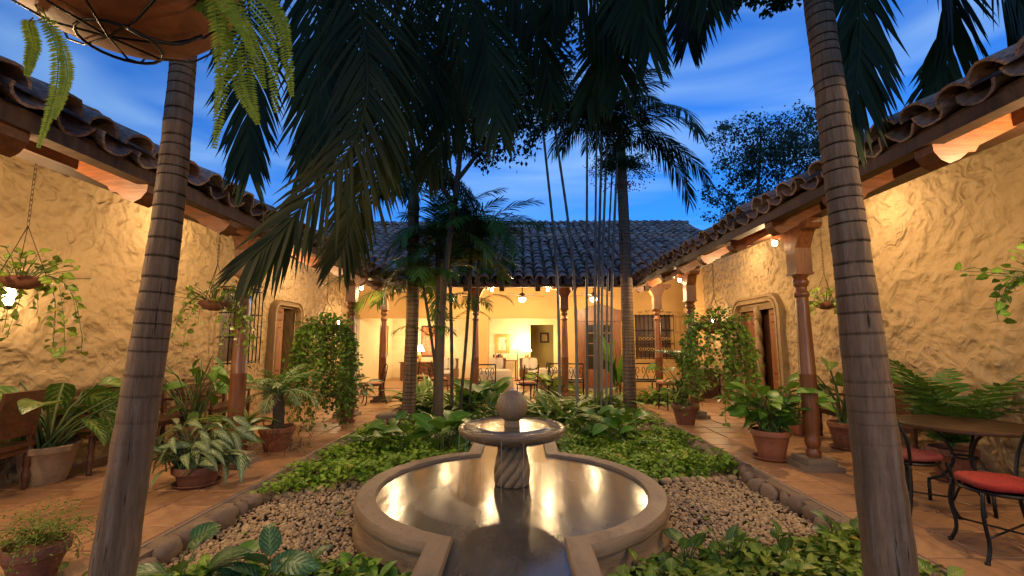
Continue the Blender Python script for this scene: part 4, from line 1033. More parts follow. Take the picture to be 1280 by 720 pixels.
# ================================================================== PLANTS
def pot_mesh(r, h, rim=.03, foot=.62, scallop=0):
    mb = MB(); pr = [(r*foot, 0), (r*foot*1.05, .01), (r*.80, h*.45), (r*.93, h-.075), (r*.95, h-.07), (r*1.0, h-.065), (r*1.02, h-.01), (r*.99, h), (r*.90, h), (r*.86, h-.05), (.01, h-.055)]
    mb.lathe(pr, 28, fn=(lambda a, rr, z: rr*(1+(.025*math.sin(a*14) if z > h*.4 and rr > r*.7 else 0))) if scallop else None); return mb
def potted(label, loc, r, h, m='terracotta', saucer=True, cat='potted plant', name='potted_plant', scallop=0, shallow=False):
    t = thing(name, label, cat, (loc[0], loc[1], 0)); z = 0
    if saucer:
        s = MB(); s.lathe([(r*.8, 0), (r*.98, .035), (r*.95, .04), (r*.78, .015), (.01, .014)], 28); part('saucer', s, m, t, True, 40); z = .014
    p = part('pot', pot_mesh(r, h, foot=.62 if not shallow else .7, scallop=scallop), m, t, True, 40); p.location = (0, 0, z)
    so = MB(); so.lathe([(r*.87, 0), (.01, .015)], 20); q = part('soil', so, 'soil', t, True); q.location = (0, 0, z+h-.05)
    return t
p = atZ(965, 574, 0)
t = potted('peace lily with glossy green leaves in a scalloped terracotta pot on its saucer', p, .235, .36, scallop=1)
leafy(t, 100, T_OV, 'leaf_lily', (.20, .34), (.15, .64), (42, 88), (-15, 55), .06, (0, 0, .33))
p = atZ(1030, 533, 0)
t = potted('tall spotted dieffenbachia in a dark pot behind the first carved post', (4.62, 6.75), .2, .36, 'terracotta_old')
leafy(t, 11, T_BIG, 'leaf_dieff', (.36, .50), (.35, .95), (55, 86), (-35, 50), .03, (0, 0, .33), sr=.014)
t = potted('leafy plant in a small terracotta pot between the doors and the carved post', (4.55, 7.75), .16, .26)
leafy(t, 26, T_OV, 'leaf_dieff', (.18, .28), (.15, .5), (50, 88), (-25, 45), .04, (0, 0, .23))
p = atZ(857, 530, 0)
t = potted('bushy plant with cane stems in a dark clay pot beside the stool', p, .24, .36, 'terracotta_old', False)
leafy(t, 44, T_OV, 'leaf_pothos', (.16, .26), (.2, .9), (55, 88), (-25, 40), .06, (0, 0, .33))
for k in range(9):
    part('frond', pinna(arch((0, 0, 1.0), k*.7, 70, .75, 95), 18, lambda t_: .22*math.sin(math.pi*(.15+.8*t_)), .010, sag=.25), 'leaf_areca', t, True)
t = potted('tiny plant in an orange pot on the floor by the wall console', (4.6, 12.05), .14, .24); leafy(t, 18, T_LAN, 'leaf_strap', (.2, .34), (.1, .3), (40, 85), (-20, 50), .04, (0, 0, .22))
p = atZ(246, 606, 0)
t = potted('silver-leaved aglaonema spilling over a shallow terracotta bowl and saucer', p, .235, .20, 'terracotta_old', shallow=True)
leafy(t, 130, T_LAN, 'leaf_aglao', (.22, .36), (.10, .52), (28, 86), (-45, 40), .10, (0, 0, .17))
t = potted('huge spotted dieffenbachia in a big pale clay planter by the side chair', (-5.14, 5.02), .27, .40, 'clay_pale', False)
leafy(t, 26, T_BIG, 'leaf_dieff', (.46, .62), (.30, .80), (30, 84), (-50, 40), .07, (0, 0, .36), sr=.015)
p = atZ(345, 562, 0)
t = potted('feathery dwarf palm with stubby trunk in a terracotta planter at the kerb', (p.x, p.y), .24, .32, 'terracotta', False, 'potted palm')
tr = MB(); tr.tube(spline([(0, 0, .25), (.01, 0, .5), (-.02, 0, .78)], 8), [.07, .075, .08, .075, .08, .075, .08, .075, .05], 12); part('trunk', tr, 'bark', t, True)
for k in range(26): part('frond', pinna(arch((-.02, 0, .74), k*2.399, random.uniform(20, 80), random.uniform(.55, .75), random.uniform(60, 110)), 26, lambda t_: .20*math.sin(math.pi*(.12+.8*t_)), .006, 55, 35, .2, seg=2), 'leaf_aglao' if k % 3 else 'leaf_areca', t, True)
dd = MB()
for k in range(150):
    a = random.uniform(0, 6.28); r = random.uniform(.1, .42); q = np.array((r*math.cos(a)+.15, r*math.sin(a)-.15, random.uniform(.0, .34)))
    d = rdirs(1, 10, 80)[0]*random.uniform(.08, .2); dd.tube([q, q+d*.5+np.array((0, 0, .01)), q+d], [.004, .003, .001], 4, False)
part('dry_twigs', dd, 'stem_brown', t)
t = potted('small grassy plant in an orange pot beside the wooden gallery post', (-3.95, 6.5), .13, .22); leafy(t, 40, T_STRAP, 'leaf_strap', (.45, .7), (.02, .06), (35, 88), (35, 80), .03, (0, 0, .2))
t = potted('dark rubber plant with paddle leaves below the hanging pothos basket', (-4.75, 6.7), .2, .3, 'terracotta_old'); leafy(t, 26, T_OV, 'leaf_dark', (.24, .36), (.3, 1.05), (55, 88), (-40, 45), .06, (0, 0, .27), sr=.01)
p = atZ(434, 528, 0)
t = potted('variegated leafy plant in a slim dark pot beside the second gallery post', (p.x, p.y), .15, .34, 'terracotta_old'); leafy(t, 55, T_LAN, 'leaf_aglao', (.22, .36), (.15, .55), (40, 88), (-30, 45), .05, (0, 0, .3))
t = potted('broad-fronded fern in a clay pot behind the round iron table', (4.75, 5.25), .22, .34, 'terracotta_old', cat='potted fern')
for k in range(17): part('frond', pinna(arch((0, 0, .34), k*2.399+.4, random.uniform(55, 86), random.uniform(1.0, 1.4), random.uniform(35, 80)), 17, lambda t_: .24*math.sin(math.pi*(.18+.74*t_))+.03, .024, 70, 50, .15, rach=.009), 'leaf_areca', t, True)
t = potted('broad pale-leaved plant in a clay pot by the red-cushioned chair', (3.95, 3.05), .2, .34, 'terracotta_old'); leafy(t, 16, T_OV, 'leaf_lily', (.26, .36), (.35, .75), (58, 88), (-20, 35), .05, (0, 0, .3), sr=.008)
t = thing('maidenhair_fern', 'feathery lime-green fern in a low clay bowl on the tiled floor', 'potted fern', (-3.12, 3.05, 0))
part('pot', pot_mesh(.17, .22), 'terracotta_old', t, True, 40)
for k in range(34):
    c = arch((0, 0, .2), k*2.399, random.uniform(25, 85), random.uniform(.28, .45), random.uniform(70, 140), 9); mb = MB(); mb.tube(c, .002, 4, False); n_ = 46
    ii = rng.uniform(1.5, 9, n_); b = np.array([c[int(i)]*(1-i % 1)+c[min(9, int(i)+1)]*(i % 1) for i in ii]) + rng.normal(0, .022, (n_, 3))
    mb.inst(T_SMALL, frames(rdirs(n_, -50, 50)), b, rng.uniform(.014, .028, n_), rng.random(n_)); part('frond', mb, 'leaf_maiden', t, True)

# ---- hanging baskets
def chain(mb, a, b, r=.008):
    a, b = np.array(a, float), np.array(b, float); n = max(2, int(np.linalg.norm(b-a)/.045))
    for i in range(n):
        c = a+(b-a)*(i+.5)/n; h = .032
        ax = np.array((1., 0, 0)) if i % 2 else np.array((0, 1., 0))
        mb.tube([c+ax*.011*math.cos(q)+np.array((0, 0, h*math.sin(q))) for q in np.linspace(0, 6.283, 9)], r*.35, 4, False)
def basket(label, loc, r, top, nstr, drop, m, tpl, size, single, m_bowl='terracotta_old', spread=1.0, cat='hanging plant', bush=40, bushup=.25, step=.055):
    t = thing('hanging_basket', label, cat, loc, 0, 'hanging baskets under the gallery beams')
    b = MB(); b.lathe([(r*.3, -r*.62), (r*.7, -r*.45), (r*.95, -.03), (r, 0), (r*.93, .0), (r*.85, -.04), (.01, -.05)], 24); part('bowl', b, m_bowl, t, True, 40)
    c = MB(); h = top-loc[2]
    for k in range(3):
        a = k*2.094+.5; c.tube([(r*.97*math.cos(a), r*.97*math.sin(a), 0), (0, 0, min(.45, h*.6))], .004, 4)
    chain(c, (0, 0, min(.45, h*.6)), (0, 0, h)); part('chain', c, 'chain', t, True)
    pos = []; dr = []; vines = MB()
    for k in range(nstr):
        a = random.uniform(0, 6.283); q = np.array((r*.95*math.cos(a), r*.95*math.sin(a), .02)); o = np.array((math.cos(a), math.sin(a), 0))
        ln = random.uniform(*drop); pts = [q.copy()]; s = 0; vel = o*.7*spread + np.array((0, 0, .25))
        while s < ln:
            vel = vel*.75 + np.array((random.gauss(0, .10), random.gauss(0, .10), -.30)); vel /= np.linalg.norm(vel); q = q + vel*step; s += step; pts.append(q.copy())
            sd_ = np.array((random.gauss(0, 1), random.gauss(0, 1), random.uniform(-.9, .25))); pos.append(q + sd_*.012); dr.append(sd_/np.linalg.norm(sd_))
        vines.tube(pts, .0028, 4, False)
    for k in range(bush):
        d = rdirs(1, 5, 85)[0]; ln = random.uniform(.3, 1)*bushup; q = np.array((d[0]*r*1.2, d[1]*r*1.2, .0)) + d*ln
        vines.tube([(d[0]*r*.6, d[1]*r*.6, -.02), q*.6, q], .003, 4, False); pos.append(q); e = d + rdirs(1, -60, 40)[0]; dr.append(e/np.linalg.norm(e))
    part('vines', vines, 'stem_green', t, True)
    n_ = len(pos); pos = np.array(pos); Rm = frames(np.array(dr), rng.normal(0, .8, n_)); sc = rng.uniform(*size, n_)
    if single:
        k = min(300, n_); leaf_objects(t, tpl, m, Rm[:k], pos[:k], sc[:k])
        if n_ > k: mb = MB(); mb.inst(tpl, Rm[k:], pos[k:], sc[k:], rng.random(n_-k)); part('foliage', mb, m, t, True, None, 'stuff')
    else: mb = MB(); mb.inst(tpl, Rm, pos, sc, rng.random(n_)); part('foliage', mb, m, t, True, None, 'stuff')
    return t
basket('trailing pothos in a clay bowl hung before the lit wall lantern', (-4.30, 3.80, 2.06), .17, 3.45, 14, (.35, .85), 'leaf_pothos', T_HEART, (.055, .095), True, bush=60)
basket('trailing pothos in a clay bowl hung near the barred window', (-3.62, 5.30, 1.98), .17, 2.84, 14, (.25, .75), 'leaf_pothos', T_HEART, (.05, .085), True, bush=60)
basket('small trailing pothos basket on the wall behind the ringed palm trunk', (4.62, 6.9, 2.10), .17, 3.4, 9, (.25, .7), 'leaf_pothos', T_HEART, (.06, .10), True, bush=45)
basket('long curtain of vines falling from a terracotta basket near the double doors', (3.50, 8.2, 1.84), .30, 3.0, 85, (.8, 1.8), 'leaf_ivy', T_HEART, (.055, .10), True, 'terracotta', .75, bush=150, bushup=.28, step=.07)
basket('dense ivy curtain falling from a basket before the lit wall lantern', (-3.50, 8.15, 1.80), .28, 2.84, 150, (.9, 1.85), 'leaf_ivy', T_IVY, (.05, .085), True, 'terracotta', .55, bush=160, bushup=.2, step=.06)
basket('sparse trailing vine basket before the bright wall above the round table', (3.92, 3.35, 1.98), .17, 3.3, 9, (.2, .6), 'leaf_ivy', T_HEART, (.055, .09), True, bush=60, bushup=.32)
# big terracotta bowl of sword fern hung overhead
t = thing('hanging_fern_bowl', 'large terracotta bowl in an iron cradle overflowing with sword fern', 'hanging plant', (-1.54, 1.55, 2.66))
b = MB(); b.lathe([(.05, 0), (.16, .012), (.29, .07), (.38, .17), (.405, .27), (.415, .30), (.40, .31), (.38, .29), (.33, .22), (.01, .2)], 40); part('bowl', b, 'terracotta', t, True, 60)
cr = MB()
for k in range(4):
    a = k*math.pi/4+.4; cr.tube([(rr*math.cos(a)*q, rr*math.sin(a)*q, z) for q, seq in ((1, [(.425, .30), (.395, .17), (.30, .055), (.17, -.006), (.0, -.022)]), (-1, [(.17, -.006), (.30, .055), (.395, .17), (.425, .30)])) for rr, z in seq], .0045, 6)
cr.tube([(.13*math.cos(a), .13*math.sin(a)+.05, -.012) for a in np.linspace(0, 6.283, 24)], .006, 6, False); cr.tube([(.42*math.cos(a), .42*math.sin(a), .24) for a in np.linspace(0, 6.283, 36)], .006, 6, False)
cr.tube(spline([(.10, -.05, -.015), (.16, -.02, -.04), (.22, .05, -.02), (.28, .1, .05)], 10), .007, 6)
part('cradle', cr, 'iron', t, True)
ch = MB()
for k in range(3): a = k*2.094; ch.tube([(.42*math.cos(a), .42*math.sin(a), .29), (0, 0, 1.2)], .004, 5)
chain(ch, (0, 0, 1.2), (-.25, .75, 2.3)); part('chain', ch, 'chain', t, True)
def fern(p0, pts, w=.034):
    c = spline([p0]+pts, 26); nrm = (0.15+random.gauss(0, .3), -1, .25)
    part('frond', pinna(c, 54, lambda t_: w*(math.sin(math.pi*(.22+.74*t_))**.7)+.003, .0047, 82, 72, .06, normal=nrm, seg=2, jit=.06, start=.12, rach=.0025), 'leaf_fern', t, True)
B0 = Vector((-1.54, 1.55, 2.66))
for (sx, sy), pl in [((.40, .05), [(262, -20), (280, 60), (276, 130), (268, 185)]), ((.40, 0), [(265, -30), (272, 40), (275, 95), (270, 140)]), ((.39, .1), [(300, -30), (330, 30), (340, 80), (345, 140)]), ((.38, .12), [(310, -35), (345, 15), (358, 70), (365, 120)]), ((.37, .15), [(290, -20), (305, 50), (312, 110), (322, 155)]), ((.38, .1), [(275, -10), (290, 60), (300, 110), (320, 150)]), ((.40, -.1), [(258, -40), (280, 0), (300, 30), (318, 70)]), ((-.2, -.1), [(68, 50), (72, 95), (62, 140), (48, 184)]), ((-.18, -.1), [(75, 55), (84, 90), (78, 120), (68, 148)]), ((-.3, 0), [(36, 30), (42, 55), (38, 75), (34, 94)]), ((.36, .2), [(250, 0), (265, 15), (280, 40), (290, 60)]), ((.36, .1), [(285, -40), (320, -10), (350, 20), (362, 60)]), ((.36, .1), [(270, -40), (300, 20), (318, 60), (330, 110)])]:
    Y = 1.50+sy*.3
    fern((sx, sy, .30 if sx > 0 else .06), [tuple(atY(a, b_, Y)-B0) for a, b_ in pl], .034 if sx > 0 else .024)

# ---- palms
def trunk_mesh(path, rads, sp, fade, n=22):
    C = spline(path, 200); L_ = np.concatenate([[0], np.cumsum(np.linalg.norm(np.diff(C, axis=0), axis=1))]); tot = L_[-1]
    pts = []; rs_ = []; at = []; s = 0; k = 0
    def P(s_): i = np.searchsorted(L_, s_)-1; i = max(0, min(len(C)-2, i)); f_ = (s_-L_[i])/(L_[i+1]-L_[i]); return C[i]*(1-f_)+C[i+1]*f_
    while s < tot-.02:
        st = sp(s/tot)*random.uniform(.6, 1.35)
        for ph, dr_ in ((0.0, -.012), (.09, .014), (.5, .002), (.90, -.002)):
            q = s+st*ph
            if q >= tot: break
            r = np.interp(q/tot, np.linspace(0, 1, len(rads)), rads); fd = fade(q/tot)
            o_ = 0
            pts.append(P(q)+o_); rs_.append(r*(1+dr_*fd+.006*math.sin(q*23)+.01*math.sin(q*5.1))); at.append((0, ph, fd))
        s += st
    mb = MB(); mb.tube(pts, rs_, n, True, at); V = mb.V[0]; P_ = np.repeat(np.array(pts), n, 0)
    k = np.array([1+.035*noise.noise(Vector(v)*9)+.02*noise.noise(Vector(v)*26) for v in V])[:, None]; mb.V[0] = P_+(V-P_)*k; return mb
def palm(label, path, rads, sp, fade, name='palm_tree', shaft=None, n=22, group=None):
    t = thing(name, label, 'palm', tuple(path[0]), group=group, world=True)
    part('trunk', trunk_mesh(path, rads, sp, fade, n), 'palm_trunk', t, True)
    if shaft:
        s = MB(); a = np.array(tuple(path[-1])); s.tube([a-np.array((0, 0, .02)), a+np.array((0, 0, shaft*.3)), a+np.array((0, 0, shaft))], [rads[-1]*1.12, rads[-1]*1.05, rads[-1]*.45], 16); part('crownshaft', s, 'crownshaft', t, True)
    return t
def line_to(a, b, z): a, b = Vector(a), Vector(b); return a+(b-a)*((z-a.z)/(b.z-a.z))
a1, a2, a3 = atY(140, 720, 2.5), atY(206, 300, 2.56), atY(232, 50, 2.62)
LC = line_to(a2, a3, 4.75)
PL = palm('stout ringed palm trunk leaning by the silver-leaved plant, crown above the fern bowl', [line_to(a2, a1, GZ-.04), a1, a2, a3, LC], [.104, .098, .088, .077, .070, .066, .064], lambda t: .13-.085*t, lambda t: min(.95, max(.06, (t-.20)*4.0)), n=30)
b1, b2, b3 = atY(1114, 720, 2.5), atY(1062, 300, 2.55), atY(1022, 0, 2.60)
RC = line_to(b2, b3, 4.9)
PR = palm('stout ringed palm trunk rising beside the red-cushioned chair', [line_to(b2, b1, GZ-.04), b1, b2, b3, RC], [.116, .112, .100, .085, .076, .072, .070], lambda t: .125-.08*t, lambda t: min(.95, max(.06, (t-.20)*4.0)), n=30)
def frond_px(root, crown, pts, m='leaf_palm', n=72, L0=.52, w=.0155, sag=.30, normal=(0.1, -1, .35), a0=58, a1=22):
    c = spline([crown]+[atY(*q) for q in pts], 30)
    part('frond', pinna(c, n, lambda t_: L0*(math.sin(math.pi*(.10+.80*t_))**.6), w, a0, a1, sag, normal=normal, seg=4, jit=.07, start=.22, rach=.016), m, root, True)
for k, pts in enumerate([
    [(400, -140, 2.9), (455, 40, 3.1), (448, 165, 3.1), (375, 262, 3.0), (312, 325, 2.9)],
    [(420, -180, 3.3), (480, 40, 3.6), (472, 165, 3.7), (446, 255, 3.7), (425, 320, 3.6)],
    [(290, -140, 3.3), (312, 20, 3.5), (310, 120, 3.6), (312, 215, 3.6)],
    [(500, -150, 3.8), (570, 20, 4.1), (566, 120, 4.2), (536, 215, 4.2)],
    [(540, -160, 3.6), (630, -40, 4.0), (675, 40, 4.1), (690, 125, 4.1)],
    [(480, -180, 3.2), (585, -10, 3.5), (612, 75, 3.6), (622, 160, 3.6)],
    [(360, -160, 2.9), (395, 0, 3.1), (400, 100, 3.2), (388, 200, 3.3)],
    [(440, -170, 3.6), (520, 0, 4.0), (520, 110, 4.1), (490, 220, 4.1)],
    [(380, -170, 3.4), (430, -20, 3.9), (425, 90, 4.0), (380, 200, 4.0)],
    [(560, -190, 3.2), (700, -60, 3.3), (760, 30, 3.4), (775, 110, 3.4)]]):
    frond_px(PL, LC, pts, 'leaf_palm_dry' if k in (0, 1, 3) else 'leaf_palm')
for k, pts in enumerate([
    [(1060, -140, 2.8), (1074, 0, 3.0), (1072, 80, 3.0), (1058, 165, 3.0)],
    [(1120, -150, 2.9), (1185, -40, 3.1), (1190, 40, 3.2), (1160, 130, 3.2)],
    [(1180, -170, 2.7), (1245, -60, 2.9), (1275, 10, 3.0), (1285, 70, 3.0)],
    [(940, -170, 3.1), (840, -60, 3.4), (770, 30, 3.6), (735, 130, 3.7)],
    [(950, -190, 3.3), (900, -110, 3.7), (870, -20, 3.9), (860, 50, 3.9)],
    [(930, -200, 3.0), (840, -120, 3.0), (800, -30, 3.1), (812, 60, 3.1)],
    [(960, -200, 2.9), (905, -140, 2.9), (880, -70, 2.9), (885, -10, 2.9)],
    [(900, -200, 3.4), (790, -130, 3.6), (720, -60, 3.8), (690, 30, 3.9)]]):
    frond_px(PR, RC, pts, L0=.50, w=.018)
for root, cr_ in ((PL, LC), (PR, RC)):
    for k in range(7):
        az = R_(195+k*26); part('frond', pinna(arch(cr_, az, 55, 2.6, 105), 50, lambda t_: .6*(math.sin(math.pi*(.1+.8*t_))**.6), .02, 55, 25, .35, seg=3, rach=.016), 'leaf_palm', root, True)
def crown_fronds(root, top, n, Ln, els, bends, L0, w, m, nl=44, rach=.014, seed=0.0):
    for k in range(n):
        e = els[0]+(els[1]-els[0])*((k*.618) % 1); b_ = bends[0]+(bends[1]-bends[0])*random.random()
        part('frond', pinna(arch(top, k*2.399+seed, e, Ln*random.uniform(.85, 1.1), b_), nl, lambda t_: L0*(math.sin(math.pi*(.10+.80*t_))**.6), w, 58, 28, .45, seg=3, rach=rach, start=.16), m, root, True)
m0 = atZ(510, 530, GZ); mt = atY(517, 262, m0.y)
PM = palm('slim grey palm trunk standing in the bed beside the flower-table corner', [m0-Vector((0, 0, .05)), (m0+mt)/2+Vector((.03, 0, 0)), mt], [.15, .135, .13, .125, .115], lambda t: .075, lambda t: .75, shaft=.75, n=18)
crown_fronds(PM, mt+Vector((0, 0, .72)), 13, 2.3, (5, 75), (70, 125), .55, .017, 'leaf_palm')
n0 = atZ(788, 524, GZ); n1 = atY(777, 212, n0.y)
PN = palm('slim grey palm trunk with berry clusters standing beside the boulders', [n0-Vector((0, 0, .05)), (n0+n1)/2+Vector((.02, 0, 0)), n1], [.15, .135, .13, .125, .112], lambda t: .075, lambda t: .75, shaft=.95, n=18)
crown_fronds(PN, n1+Vector((0, 0, .9)), 15, 2.5, (0, 80), (60, 120), .55, .017, 'leaf_palm', seed=.4)
inf = MB()
for k in range(150):
    d = rdirs(1, -35, 40)[0]; c = arch(n1+Vector((0, 0, .05)), math.atan2(d[1], d[0]), random.uniform(0, 45), random.uniform(.4, .85), random.uniform(20, 90), 6); inf.tube(c, .003, 4, False)
    for q in c[2:]:
        for _ in range(3): sphere(inf, q+np.array([random.gauss(0, .04) for _ in range(3)]), random.uniform(.010, .018), ICO1)
part('flower_sprays', inf, 'leaf_tree', PN, True, None, 'stuff')
inf = MB()
for k in range(90): sphere(inf, np.array(n1)+np.array((random.gauss(0, .22), random.gauss(-.1, .1), -.42+random.gauss(0, .07))), .017, ICO1)
for k in range(12): inf.tube([np.array(n1)-np.array((0, 0, .3)), np.array(n1)+np.array((random.gauss(0, .2), -.1, -.42))], .004, 4, False)
part('berries', inf, 'berry', PN, True, None, 'stuff')
# clustered cane palm behind the fountain
t = thing('cane_palm', 'cluster of thin bare grey palm canes in front of the glazed door', 'palm', tuple(atZ(735, 497, GZ)), world=True)
DC = 9.9
for k, (xa, xb, yb, rr) in enumerate(((700, 679, 165, .050), (722, 693, 155, .050), (733, 734, 150, .045), (743, 746, 150, .04), (747, 753, 145, .05), (751, 760, 150, .045), (763, 772, 190, .048), (757, 768, 160, .035))):
    a = atY(xa, 500, DC+random.uniform(-.25, .25)); a.z = GZ-.03; b = atY(xb, yb, DC+random.uniform(-.3, .3)); mid = (a+b)/2 + Vector(((xb-xa)*-.0055, 0, 0))
    C = spline([a, mid, b], 40); mb = MB(); mb.tube(C, [rr*.72*(.94 if i % 2 else 1.06)*(1-.25*i/40) for i in range(41)], 10); part('cane', mb, 'cane', t, True)
    for j in range(5):
        part('frond', pinna(arch(b, k*1.1+j*1.257, random.uniform(35, 80), random.uniform(1.3, 1.9), random.uniform(60, 125)), 32, lambda t_: .42*(math.sin(math.pi*(.1+.8*t_))**.6), .014, 55, 25, .4, seg=3, rach=.010), 'leaf_palm', t, True)
# slender feather palms left of the path
t = thing('feather_palm', 'clump of slender feathery palms arching over the bed beside the orange pier', 'palm', tuple(atZ(560, 520, GZ)), world=True)
for k, (xa, xb, yb, rr) in enumerate(((544, 548, 300, .055), (565, 562, 330, .035), (574, 590, 310, .035), (585, 600, 300, .03), (553, 530, 360, .03))):
    dY = 9.6+random.uniform(-.4, .4); a = atY(xa, 510, dY); a.z = GZ-.03; b = atY(xb, yb, dY); C = spline([a, (a+b)/2+Vector((.02, 0, 0)), b], 26)
    mb = MB(); mb.tube(C, [rr*(.94 if i % 2 else 1.06) for i in range(27)], 10); part('stem', mb, 'bark', t, True)
    for j in range(12): part('frond', pinna(arch(b, k*.9+j*2.399, random.uniform(15, 82), random.uniform(1.2, 2.0), random.uniform(50, 115)), 40, lambda t_: .46*(math.sin(math.pi*(.1+.8*t_))**.6), .014, 58, 30, .25, seg=3, rach=.009), 'leaf_areca', t, True)
    for j in range(3): part('frond', pinna(arch(a+(b-a)*.62, k+j*2.2-1, 55, .95, 105), 24, lambda t_: .26*(math.sin(math.pi*(.1+.8*t_))**.6), .010, 58, 30, .25, seg=3, rach=.006), 'leaf_areca', t, True)

# ---- broadleaf trees
def tree(label, base, limbs, clumps, nleaf, size, m, name='broadleaf_tree', tr=.11):
    t = thing(name, label, 'tree', tuple(base), world=True); tk = MB()
    for (pts, r0, r1) in limbs: c = spline(pts, 16); tk.tube(c, np.linspace(r0, r1, 17), 10)
    part('trunk', tk, 'bark', t, True)
    P = []; tot = sum(c[1][0]*c[1][1]*c[1][2] for c in clumps)
    for (c, r) in clumps:
        n = int(nleaf*r[0]*r[1]*r[2]/tot); k = max(4, n//38)
        cc = rng.normal(0, 1, (k, 3)); cc /= np.linalg.norm(cc, axis=1)[:, None]; cc *= rng.random(k)[:, None]**.45
        q = np.repeat(cc, 38, 0)+rng.normal(0, .085, (k*38, 3)); P.append(np.array(c)+q*np.array(r))
    P = np.concatenate(P); n = len(P); cr_ = MB(); cr_.inst(T_SMALL, frames(rdirs(n, -80, 30)), P, rng.uniform(*size, n), rng.random(n)); part('crown', cr_, m, t, True, None, 'stuff')
    return t
tb = atZ(596, 540, GZ); c0 = Vector((-.95, 8.4, 0))
tree('dense dark broadleaf tree whose crown closes over the slender palms', (-1.55, 8.9, GZ), [([(-1.55, 8.9, GZ-.05), (-1.5, 8.8, 2.4), (-1.2, 8.4, 4.6), (-1.0, 8.2, 6.6)], .075, .04), ([(-1.3, 8.5, 4.2), (-2.2, 8.0, 5.4), (-3.0, 7.6, 6.2)], .05, .02), ([(-1.2, 8.4, 4.6), (-.5, 8.2, 5.4), (.2, 8.0, 5.9)], .045, .02)],
     [((-1.2, 8.2, 6.6), (2.0, 1.6, 1.7)), ((-.4, 8.0, 5.7), (1.1, 1.1, .9)), ((-2.8, 7.8, 6.4), (1.2, 1.2, 1.1)), ((.0, 8.0, 7.0), (1.2, 1.2, 1.2))], 15000, (.07, .13), 'leaf_tree')
tree('leafy tree overhanging the tiled eaves beside the ringed palm', (8.3, 9.4, GZ), [([(8.3, 9.4, GZ-.05), (8.2, 9.3, 3.5), (7.4, 9.0, 6.4), (5.6, 8.4, 9.0)], .16, .04)], [((5.0, 8.3, 9.2), (1.25, 1.2, .9)), ((6.8, 8.6, 9.6), (1.3, 1.2, 1.0))], 3500, (.12, .2), 'leaf_tree')
tree('tall airy tree standing beyond the tiled roof against the evening sky', (14.2, 26, GZ), [([(14.2, 26, GZ-.05), (14.1, 26, 5), (13.9, 26, 9), (14.4, 26, 14)], .3, .05), ([(14, 26, 7), (12.3, 25.6, 9.5), (11, 25.5, 10.5)], .1, .02), ([(14, 26, 8), (15.8, 26, 10.6), (17, 26, 12)], .1, .02)],
     [((13.6, 26, 12.6), (2.6, 2.2, 2.4)), ((12.2, 25.6, 9.6), (2.0, 1.6, 1.6)), ((15.6, 26, 12.2), (2.6, 2.0, 2.8)), ((14.2, 26, 8.6), (2.4, 1.6, 1.3)), ((18.5, 27, 13.5), (2.4, 2, 2.8))], 15000, (.12, .24), 'leaf_bluetree')

# ---- ground cover and bed plants
def in_poly(x, y, poly):
    c = np.zeros(len(x), bool); j = len(poly)-1
    for i in range(len(poly)):
        xi, yi = poly[i]; xj, yj = poly[j]
        c ^= ((yi > y) != (yj > y)) & (x < (xj-xi)*(y-yi)/(yj-yi+1e-12)+xi); j = i
    return c
def cover(label, poly_px, z, n, size, hgt, m, name='ground_cover'):
    poly = [tuple(atZ(a, b, z))[:2] for a, b in poly_px]; xs = [p[0] for p in poly]; ys = [p[1] for p in poly]
    x = rng.uniform(min(xs), max(xs), n*3); y = rng.uniform(min(ys), max(ys), n*3)
    k = in_poly(x, y, poly) & (np.hypot(x-FX, y-FY) > 1.46) & ~((np.abs(x-FX) < .63) & (y < 8.2)) & (np.abs(x) < KX-.02); x, y = x[k][:n], y[k][:n]; n = len(x)
    hh = np.array([.55+.9*noise.noise((a*2.2, b*2.2, 3)) for a, b in zip(x, y)]); zz = GZ + np.clip(hgt*hh, .03, 1)*rng.uniform(.35, 1.1, n) + .02
    mb = MB(); mb.inst(T_SMALL3, frames(rdirs(n, -35, 55), rng.normal(0, .4, n)), np.column_stack([x, y, zz]), rng.uniform(*size, n), rng.random(n))
    st = MB()
    tag(part(name, mb, m, None, True), label, 'ground cover', kind='stuff')
cover('low green pothos ground cover beside the silver-leaved pot', [(300, 640), (400, 617), (500, 606), (590, 598), (620, 560), (600, 545), (560, 535), (470, 545), (400, 548), (330, 580)], GZ, 7600, (.04, .105), .20, 'leaf_ground')
cover('low bright green ground cover beside the peace lily pot', [(700, 610), (760, 605), (880, 601), (985, 596), (985, 585), (885, 550), (835, 545), (740, 538), (680, 545), (685, 570)], GZ, 7600, (.04, .105), .20, 'leaf_ground')
cover('mixed green ground cover between the basin and the hall', [(500, 545), (600, 545), (640, 500), (600, 490), (520, 505)], GZ, 1800, (.07, .14), .28, 'leaf_dark')
cover('mixed green ground cover at the foot of the palm canes', [(685, 545), (850, 540), (830, 520), (800, 498), (700, 490), (665, 500)], GZ, 2200, (.07, .14), .26, 'leaf_ground')
cover('pothos ground cover at the foot of the ringed palm by the red chair', [(760, 705), (870, 697), (960, 690), (1050, 672), (1140, 690), (1240, 720), (1330, 900), (760, 900)], GZ+.05, 3600, (.045, .135), .18, 'leaf_pothos')
cover('low creeping leaves along the gravel below the calathea', [(380, 715), (440, 708), (512, 712), (512, 900), (-200, 900), (40, 735), (120, 716), (200, 722)], GZ+.05, 2600, (.07, .125), .15, 'leaf_ground')
def bed(label, px, py, n, tpl, m, size, stem, el, lel, spread=.08, name='bed_plant', single=True, z=GZ, **k):
    p = atZ(px, py, z); t = thing(name, label, 'plant', (p.x, p.y, GZ), random.uniform(0, 6)); t.scale = (1.2,)*3 if py < 600 else (1, 1, 1); leafy(t, n, tpl, m, size, stem, el, lel, spread, (0, 0, 0), single, **k); return t
